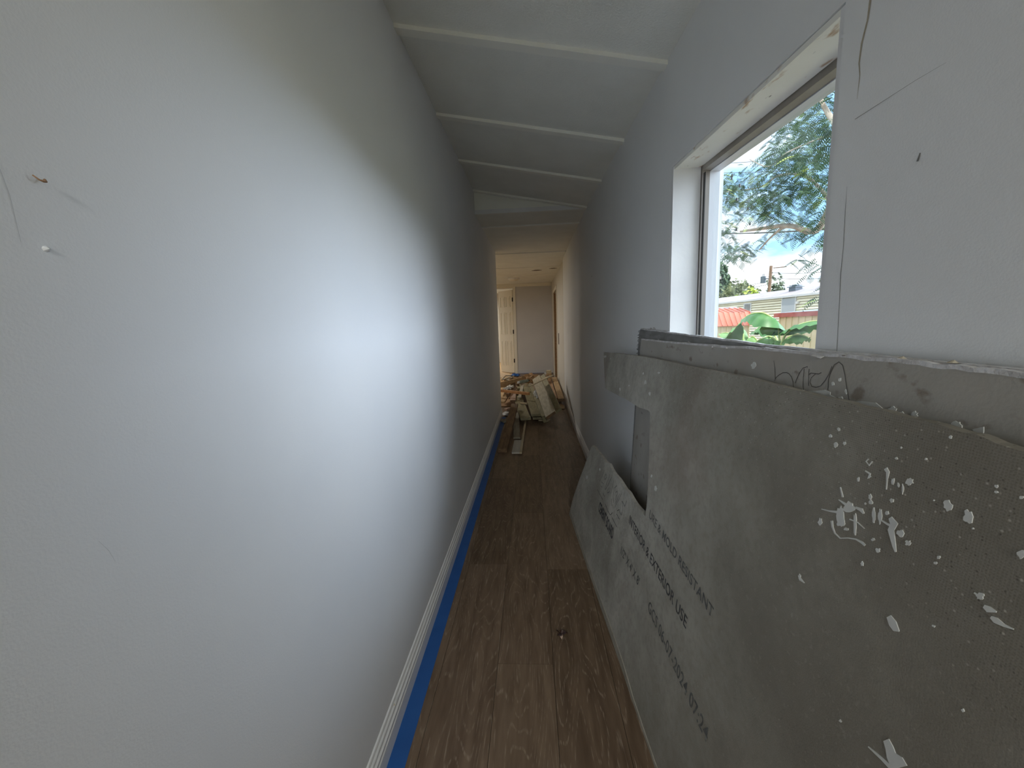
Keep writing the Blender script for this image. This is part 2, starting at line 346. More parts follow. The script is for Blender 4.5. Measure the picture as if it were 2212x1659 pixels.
# floor: planks along the hallway
floor = structure(MB().box(-4.0, 3.0, -5.2, 14.2, -.12, -.006), 'floor', mat('subfloor', (.05, .035, .025), .9))
XE = [-.756, -.556, -.356, -.155, .046, .247, .448, .649]
JO = {-.556: .55, -.356: 1.83, -.155: 1.232, .046: 1.784, .247: .9, .448: 1.5}
for a, b in zip(XE[1:], XE[2:]):
    y = JO.get(a, .6) - 1.155 * 2
    if a > .4: b = .60
    i = 0
    while y < 10.4:
        y1 = min(y + 1.155, 10.42)
        mb = MB().box(a + .0007, b - .0007, y + .0007, y1 - .0007, -.006, 0)
        part(mb, 'plank', PLM[(i + int(round(a * 10))) % 3], floor); y = y1; i += 1
part(MB().box(-3.85, -.556, -5.1, 14.1, -.006, -.0005), 'side_room_floor', W['tan'], floor)
part(MB().box(.60, 2.6, -5.1, -1.2, -.006, -.0005), 'back_room_floor', PLM[1], floor)
# left wall with its open corner
structure(MB().box(-.56, XL, -1.2, 5.25, 0, 2.62), 'wall_left', wall)
# right wall, window opening cut out
WY0, WY1, WZ0 = .688, 1.414, .90
def wz(y): return 1.677 + (y - WY0) * (1.722 - 1.677) / (WY1 - WY0)
XO = .66
mb = MB()
def rseg(mb, y0, y1, z0a, z1a, z0b=None, z1b=None, xo=XO):
    z0b = z0a if z0b is None else z0b; z1b = z1a if z1b is None else z1b
    e = 1e-4
    mb.hexa([(XR(y0 + e), y0, z0a), (xo, y0, z0a), (xo, y1, z0b), (XR(y1 - e), y1, z0b), (XR(y0 + e), y0, z1a), (xo, y0, z1a), (xo, y1, z1b), (XR(y1 - e), y1, z1b)])
rseg(mb, -1.2, WY0, 0, 2.62); rseg(mb, WY0, WY1, 0, WZ0); rseg(mb, WY0, WY1, wz(WY0), 2.62, wz(WY1), 2.62)
rseg(mb, WY1, 3.41, 0, 2.62); rseg(mb, 3.41, 4.7, 0, 2.62); rseg(mb, 4.7, 6.2, 0, 2.62)
wallr = structure(mb, 'wall_right', wallR)
# far right wall with a framed opening
OY0, OY1, OZ = 8.15, 9.35, 2.0
mb = MB(); rseg(mb, 6.2, OY0, 0, 2.62); rseg(mb, OY0, OY1, OZ, 2.62); rseg(mb, OY1, 10.43, 0, 2.62)
mb.box(.62, .66, OY0, OY1, 0, OZ)
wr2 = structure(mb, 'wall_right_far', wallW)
part(MB().box(XR(9.3) + .004, .625, OY1 - .03, OY1 - .002, 0, OZ - .002), 'raw_jamb', rawwood, wr2)
part(MB().box(XR(8.2) + .004, .625, OY0 + .002, OY0 + .03, 0, OZ - .002), 'raw_jamb', rawwood, wr2)
part(MB().box(.606, .62, OY0 + .03, OY1 - .03, 0, OZ), 'raw_backing', rawwood, wr2)
part(MB().box(XR(7.7) - .004, XR(7.7) + .01, 7.62, 7.80, .87, 1.09), 'outlet_slot', mat('slot_brown', (.10, .07, .05), .8), wr2)
for y0, y1 in ((OY0 - .07, OY0), (OY1, OY1 + .07)):
    structure(MB().box(XR(y0) - .014, XR(y0) + .01, y0, y1, 0, OZ + .07), 'trim_opening_side', doorw)
structure(MB().box(XR(9) - .014, XR(9) + .01, OY0, OY1, OZ, OZ + .07), 'trim_opening_head', doorw)
# end wall with door opening
DX0, DX1, DZ = -1.16, -.455, 2.27
mb = MB(); mb.box(DX1, .70, 10.43, 10.53, 0, 2.7); mb.box(DX0, DX1, 10.43, 10.53, DZ, 2.7); mb.box(-3.95, DX0, 10.43, 10.53, 0, 2.7)
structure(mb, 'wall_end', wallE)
# side room to the left, room behind the end wall, room behind the camera
mb = MB(); mb.box(-3.95, -.56, 5.15, 5.25, 0, 2.62); structure(mb, 'wall_side_room_near', wallW)
mb = MB(); mb.box(-3.95, -3.85, 5.15, 6.6, 0, 2.7); mb.box(-3.95, -3.85, 8.0, 14.2, 0, 2.7); mb.box(-3.95, -3.85, 6.6, 8.0, 0, .95); mb.box(-3.95, -3.85, 6.6, 8.0, 1.95, 2.7)
structure(mb, 'wall_side_room_outer', wallW)
mb = MB(); mb.box(-3.85, -3.3, 14.1, 14.2, 0, 2.7); mb.box(-2.1, .70, 14.1, 14.2, 0, 2.7); mb.box(-3.3, -2.1, 14.1, 14.2, 0, .85); mb.box(-3.3, -2.1, 14.1, 14.2, 1.95, 2.7)
structure(mb, 'wall_far_room_back', wallW)
structure(MB().box(.60, .70, 10.53, 14.2, 0, 2.7), 'wall_far_room_right', wallW)
mb = MB(); mb.box(-2.6, -1.4, -5.1, -5.0, 0, 2.7); mb.box(1.8, 2.6, -5.1, -5.0, 0, 2.7); mb.box(-1.4, 1.8, -5.1, -5.0, 0, .75); mb.box(-1.4, 1.8, -5.1, -5.0, 2.15, 2.7)
structure(mb, 'wall_back', wallW)
structure(MB().box(-2.6, -2.5, -5.0, -1.2, 0, 2.7), 'wall_back_room_left', wallW)
structure(MB().box(2.5, 2.6, -5.0, -1.2, 0, 2.7), 'wall_back_room_right', wallW)
mb = MB(); mb.box(-2.6, -.56, -1.3, -1.2, 0, 2.7); mb.box(XO, 2.6, -1.3, -1.2, 0, 2.7)
structure(mb, 'wall_back_room_inner', wallW)
# ceilings
ceil = structure(MB().box(-3.98, .72, -1.2, 14.2, 2.60, 2.75), 'ceiling', battm)
bc = structure(MB().box(-2.6, 2.6, -5.1, -1.2, 2.45, 2.75), 'ceiling_back_room', ceilm)
def nceil(y0, y1, x0, x1, d0, d1, name, m, par):
    c = []
    for d in (d0, d1):
        c += [(x0, y0, zN(x0, y0) + d), (x1, y0, zN(x1, y0) + d), (x1, y1, zN(x1, y1) + d), (x0, y1, zN(x0, y1) + d)]
    return part(MB().hexa(c), name, m, par)
NB = [-.94, -.33, .275, .885, 1.495, 2.105, 2.708]
ed = [-1.2] + NB + [3.38]
for a, b in zip(ed, ed[1:]): nceil(a + .001, b - .001, XL - .01, .515, 0, .03, 'ceiling_panel', ceilm, ceil)
for y in NB + [3.355]: nceil(y - .02, y + .02, XL - .005, .505, -.014, 0, 'batten', battm, ceil)
# the drop between the sloping ceiling and the lower level one
fa = MB().hexa([(XL, 3.385, zF(3.4)), (.49, 3.385, zF(3.4)), (.49, 3.41, zF(3.4)), (XL, 3.41, zF(3.4)),
                (XL, 3.385, zN(XL, 3.4) + .02), (.49, 3.385, zN(.49, 3.4) + .02), (.49, 3.41, zN(.49, 3.4) + .02), (XL, 3.41, zN(XL, 3.4) + .02)])
fas = structure(fa, 'trim_ceiling_drop', battm)
part(MB().box(XL, .48, 3.381, 3.385, zF(3.4), zF(3.4) + .035), 'lower_strip', trimw, fas)
FB = [3.85, 5.46, 7.03, 8.44]
fe = [3.41] + FB + [10.43]
def fceil(y0, y1, x0, x1, d0, d1, name, m):
    c = []
    for d in (d0, d1): c += [(x0, y0, zF(y0) + d), (x1, y0, zF(y0) + d), (x1, y1, zF(y1) + d), (x0, y1, zF(y1) + d)]
    return part(MB().hexa(c), name, m, ceil)
for a, b in zip(fe, fe[1:]):
    x0 = XL - .01 if b < 5.3 else -3.9
    if a < 5.25 < b:
        fceil(a + .002, 5.25, XL - .01, .6, 0, .03, 'ceiling_panel', ceilm); fceil(5.25, b - .002, -3.9, .6, 0, .03, 'ceiling_panel', ceilm)
    else: fceil(a + .002, b - .002, x0, .6, 0, .03, 'ceiling_panel', ceilm)
for y in FB: fceil(y - .018, y + .018, XL if y < 5.25 else -3.9, .6, -.012, 0, 'batten', battm)
fceil(10.53, 14.1, -3.9, .6, 0, .03, 'ceiling_panel', ceilm)
# torn spots in the far ceiling
for cx, cy, rr in ((.13, 7.55, .09), (.43, 7.35, .07)):
    mb = MB(); pts = [(cx + rr * (1 + .3 * math.sin(3 * a)) * math.cos(a), cy + .8 * rr * math.sin(a)) for a in [i * PI / 6 for i in range(12)]]
    mb.add([(x, y, zF(y) - .0015) for x, y in pts] + [(x, y, zF(y) + .001) for x, y in pts], [tuple(range(12)), tuple(range(23, 11, -1))] + [(i, (i + 1) % 12, 12 + (i + 1) % 12, 12 + i) for i in range(12)])
    part(mb, 'torn_patch', mat('torn_ceiling', (.12, .10, .08), .9), ceil)
# crown strip at the end wall
structure(MB().hexa([(-3.8, 10.405, 2.345), (.545, 10.405, 2.30), (.545, 10.43, 2.30), (-3.8, 10.43, 2.345), (-3.8, 10.405, 2.378), (.545, 10.405, 2.378), (.545, 10.43, 2.378), (-3.8, 10.43, 2.378)]), 'trim_crown_end', doorw)
# baseboards
BP = [(0, 0), (.012, 0), (.012, .052), (.0085, .057), (.0125, .066), (.0125, .073), (.0075, .078), (.010, .086), (.009, .092), (.0045, .097), (.006, .103), (.004, .109), (0, .111)]
structure(MB().extrude(BP, -1.2, 5.25, lambda y, o: XL + o), 'baseboard_left', trimw)
mb = MB()
for a, b in ((-1.2, 3.41), (3.41, 4.7), (4.7, 6.2)): mb.extrude(BP, a, b, lambda y, o: XR(min(y, 6.199)) - o)
structure(mb, 'baseboard_right', trimw)
mb = MB().extrude(BP, 6.2, OY0 - .07, lambda y, o: XR(y + 1e-4) - o); structure(mb, 'baseboard_right_far', trimw)
structure(MB().box(-.41, .552, 10.416, 10.43, 0, .10), 'baseboard_end', wallE)
# blue masking tape
thing(MB().hexa([(-.437, -1.1, 0), (-.386, -1.1, 0), (-.386, 5.2, 0), (-.437, 5.2, 0), (-.437, -1.1, .0012), (-.386, -1.1, .0012), (-.386, 5.2, .0012), (-.437, 5.2, .0012)]),
      'masking_tape', tapem, 'long blue masking tape strip on the floor along the left baseboard', 'tape', (-.41, 2, 0))
thing(MB().box(-.40, .50, 10.34, 10.41, 0, .0015), 'masking_tape', tapem, 'short blue masking tape strip on the floor at the far end wall', 'tape', (0, 10.37, 0))

# ---------------------------------------------------------------- window
win = empty('window_1', (.60, 1.05, WZ0), kind='structure')
e = .0015
part(MB().hexa([(XR(WY1) + .001, WY1 - .012, WZ0), (.58, WY1 - .012, WZ0), (.58, WY1 - e, WZ0), (XR(WY1) + .001, WY1 - e, WZ0), (XR(WY1) + .001, WY1 - .012, wz(WY1) - e), (.58, WY1 - .012, wz(WY1) - e), (.58, WY1 - e, wz(WY1) - e), (XR(WY1) + .001, WY1 - e, wz(WY1) - e)]), 'jamb_board', trimw, win)
part(MB().box(.4945, .58, WY0 + e, WY0 + .012, WZ0, wz(WY0) - e), 'jamb_board', trimw, win)
part(MB().box(.4935, .60, WY0 + e, WY1 - e, WZ0 + e, WZ0 + .014), 'sill_board', trimw, win)
part(MB().hexa([(.4955, WY0, wz(WY0) - .012), (.58, WY0, wz(WY0) - .008), (.58, WY1 - .012, wz(WY1) - .008), (.4925, WY1 - .012, wz(WY1) - .012),
                (.4955, WY0, wz(WY0) - e), (.58, WY0, wz(WY0) - e), (.58, WY1 - .012, wz(WY1) - e), (.4925, WY1 - .012, wz(WY1) - e)]), 'head_board', headm, win)
def ring(x0, x1, y0, y1, z0, z1a, z1b, w, m, name, top=None):
    top = top or w
    part(MB().box(x0, x1, y1 - w, y1, z0, z1b), name, m, win); part(MB().box(x0, x1, y0, y0 + w, z0, z1a), name, m, win)
    part(MB().box(x0, x1, y0 + w, y1 - w, z0, z0 + w), name, m, win)
    part(MB().hexa([(x0, y0 + w, z1a - top), (x1, y0 + w, z1a - top), (x1, y1 - w, z1b - top), (x0, y1 - w, z1b - top), (x0, y0 + w, z1a), (x1, y0 + w, z1a), (x1, y1 - w, z1b), (x0, y1 - w, z1b)]), name, m, win)
ring(.582, .608, WY0 + e, WY1 - e, WZ0 + .014, wz(WY0) - .004, wz(WY1) - .004, .014, trackm, 'window_track', .018)
ring(.609, .642, WY0 + e, WY1 - e, WZ0 + .014, wz(WY0) - .004, wz(WY1) - .004, .011, vinyl, 'sash_frame', .020)
part(MB().box(.586, .5885, WY1 - .030, WY1 - .018, WZ0 + .02, wz(WY1) - .03), 'weatherstrip', rubberm, win)
part(MB().box(.624, .628, WY0 + .01, WY1 - .01, WZ0 + .02, 1.715 - .03), 'pane', glassm, win)
part(MB().box(.6425, .655, WY0 + .0, WY1 - .0, WZ0 - .04, WZ0 + .01), 'outer_sill', vinyl, win)
# right wall marks: cracks beside the window, a scratch, a pin hole
def ribbon(mb, pts, w, xf, off=.0006, th=.0006):
    """thin strip following (y, z) points on a wall surface"""
    n = len(pts)
    L = []; R = []
    for i, (y, z) in enumerate(pts):
        y0, z0 = pts[max(i - 1, 0)]; y1, z1 = pts[min(i + 1, n - 1)]; l = math.hypot(y1 - y0, z1 - z0) or 1
        ny, nz_ = -(z1 - z0) / l, (y1 - y0) / l; ww = w[i] if isinstance(w, (list, tuple)) else w
        L.append((y + ny * ww / 2, z + nz_ * ww / 2)); R.append((y - ny * ww / 2, z - nz_ * ww / 2))
    vs = [(xf(y, z) - off, y, z) for y, z in L] + [(xf(y, z) - off, y, z) for y, z in R]
    mb.add(vs, [(i, i + 1, n + i + 1, n + i) for i in range(n - 1)]); return mb
xr = lambda y, z: XR(y)
xl = lambda y, z: XL
mb = MB(); ribbon(mb, [(.655, 1.40), (.6545, 1.36), (.6525, 1.31), (.6535, 1.27), (.651, 1.22), (.6495, 1.18), (.648, 1.14)], [.0003, .0008, .0007, .0010, .0007, .0008, .0007], xr)
ribbon(mb, [(.6505, 1.493), (.6, 1.493), (.56, 1.493), (.523, 1.491)], [.0008, .0006, .0004, .0002], xr)
part(mb, 'crack', crackm, wallr)
mb = MB(); ribbon(mb, [(.640, 1.66), (.643, 1.62), (.650, 1.595), (.652, 1.57), (.6485, 1.552), (.650, 1.52)], [.004, .0028, .003, .002, .0012, .0004], xr)
part(mb, 'damp_stain', stainm, wallr)
mb = MB(); ribbon(mb, [(.543, 1.401), (.5455, 1.392)], [.0015, .003], xr); ribbon(mb, [(3.10, 1.590), (3.115, 1.583)], [.008, .008], xr); ribbon(mb, [(.72, 1.14), (.7185, 1.1385)], [.002, .002], xr)
part(mb, 'nail_hole', crackm, wallr)
wl = [o for o in COL.objects if o.name == 'wall_left'][0]
mb = MB(); ribbon(mb, [(.322, 1.372), (.328, 1.350), (.331, 1.33), (.332, 1.291)], [.0002, .0005, .0004, .0003], xl, -.0006)
ribbon(mb, [(.345, 1.0), (.352, .985), (.356, .97)], [.0002, .0004, .0002], xl, -.0006)
part(mb, 'scratch', scuffm, wl)
mb = MB()
for i in range(8):
    a = i / 8 * 2 * PI; b = (i + 1) / 8 * 2 * PI
    mb.add([(XL + .0035, .350, 1.289), (XL, .350 + .0035 * math.cos(a), 1.289 + .003 * math.sin(a)), (XL, .350 + .0035 * math.cos(b), 1.289 + .003 * math.sin(b))], [(0, 1, 2)])
part(mb, 'paint_bump', wall, wl)
mb = MB(); pts = [(XL + .004, .3475 , 1.3525), (XL + .006, .350, 1.3495), (XL + .007, .353, 1.3485), (XL + .006, .3555, 1.3495), (XL + .004, .356, 1.3515)]
mb.tube(pts, .0006, 6, .0011)
for p, q in zip(pts[1:4], ((.352, 1.351), (.3535, 1.3505), (.3545, 1.351))): mb.tube([p, (XL + .003, q[0], q[1])], .0003, 5)
thing(mb, 'dried_bug', mat('rusty_brown', (.30, .17, .09), .6), 'tiny curled brown dried bug stuck on the left wall', 'bug', (XL + .005, .352, 1.35), smooth=True)
thing(MB().add([(-.4365, .968, .112), (-.4365, .972, .112), (-.432, .970, .1115), (-.4345, .970, .121)], [(0, 1, 2), (0, 2, 3), (1, 2, 3), (0, 1, 3)]), 'dirt_crumb', stainm, 'tiny brown crumb lying on top of the left baseboard', 'crumb', (-.435, .97, .112))

# ================================================================= LEANING SHEETS
TOPE = [(2.3236, 1.0446), (1.905, 1.0632), (1.5014, 1.0768), (1.2612, 1.0794), (1.0216, 1.0817), (0.8656, 1.0854), (0.7522, 1.0863), (0.6494, 1.084), (0.5686, 1.0841), (0.5069, 1.0834), (0.4514, 1.0826), (0.4078, 1.0817), (0.3802, 1.0809), (0.3496, 1.0771)]
LOWE = [(2.1009, 0.8644), (1.853, 0.8732), (1.6659, 0.8826), (1.4716, 0.8858), (1.3634, 0.898), (1.3415, 0.8961), (1.2951, 0.7932), (1.2536, 0.6775), (1.236, 0.62), (1.2301, 0.5771), (1.2283, 0.5632), (1.2685, 0.5646), (1.34, 0.5575), (1.4262, 0.5617), (1.4752, 0.5555), (1.563, 0.5584), (1.6636, 0.5521), (1.7498, 0.5597), (1.8182, 0.5467), (1.9552, 0.5408), (2.1237, 0.5309), (2.1471, 0.5264), (2.1896, 0.4685), (2.2357, 0.367), (2.3003, 0.2472), (2.3583, 0.1144), (-6.2162, 4.2521), (-5.4876, 3.9681)]
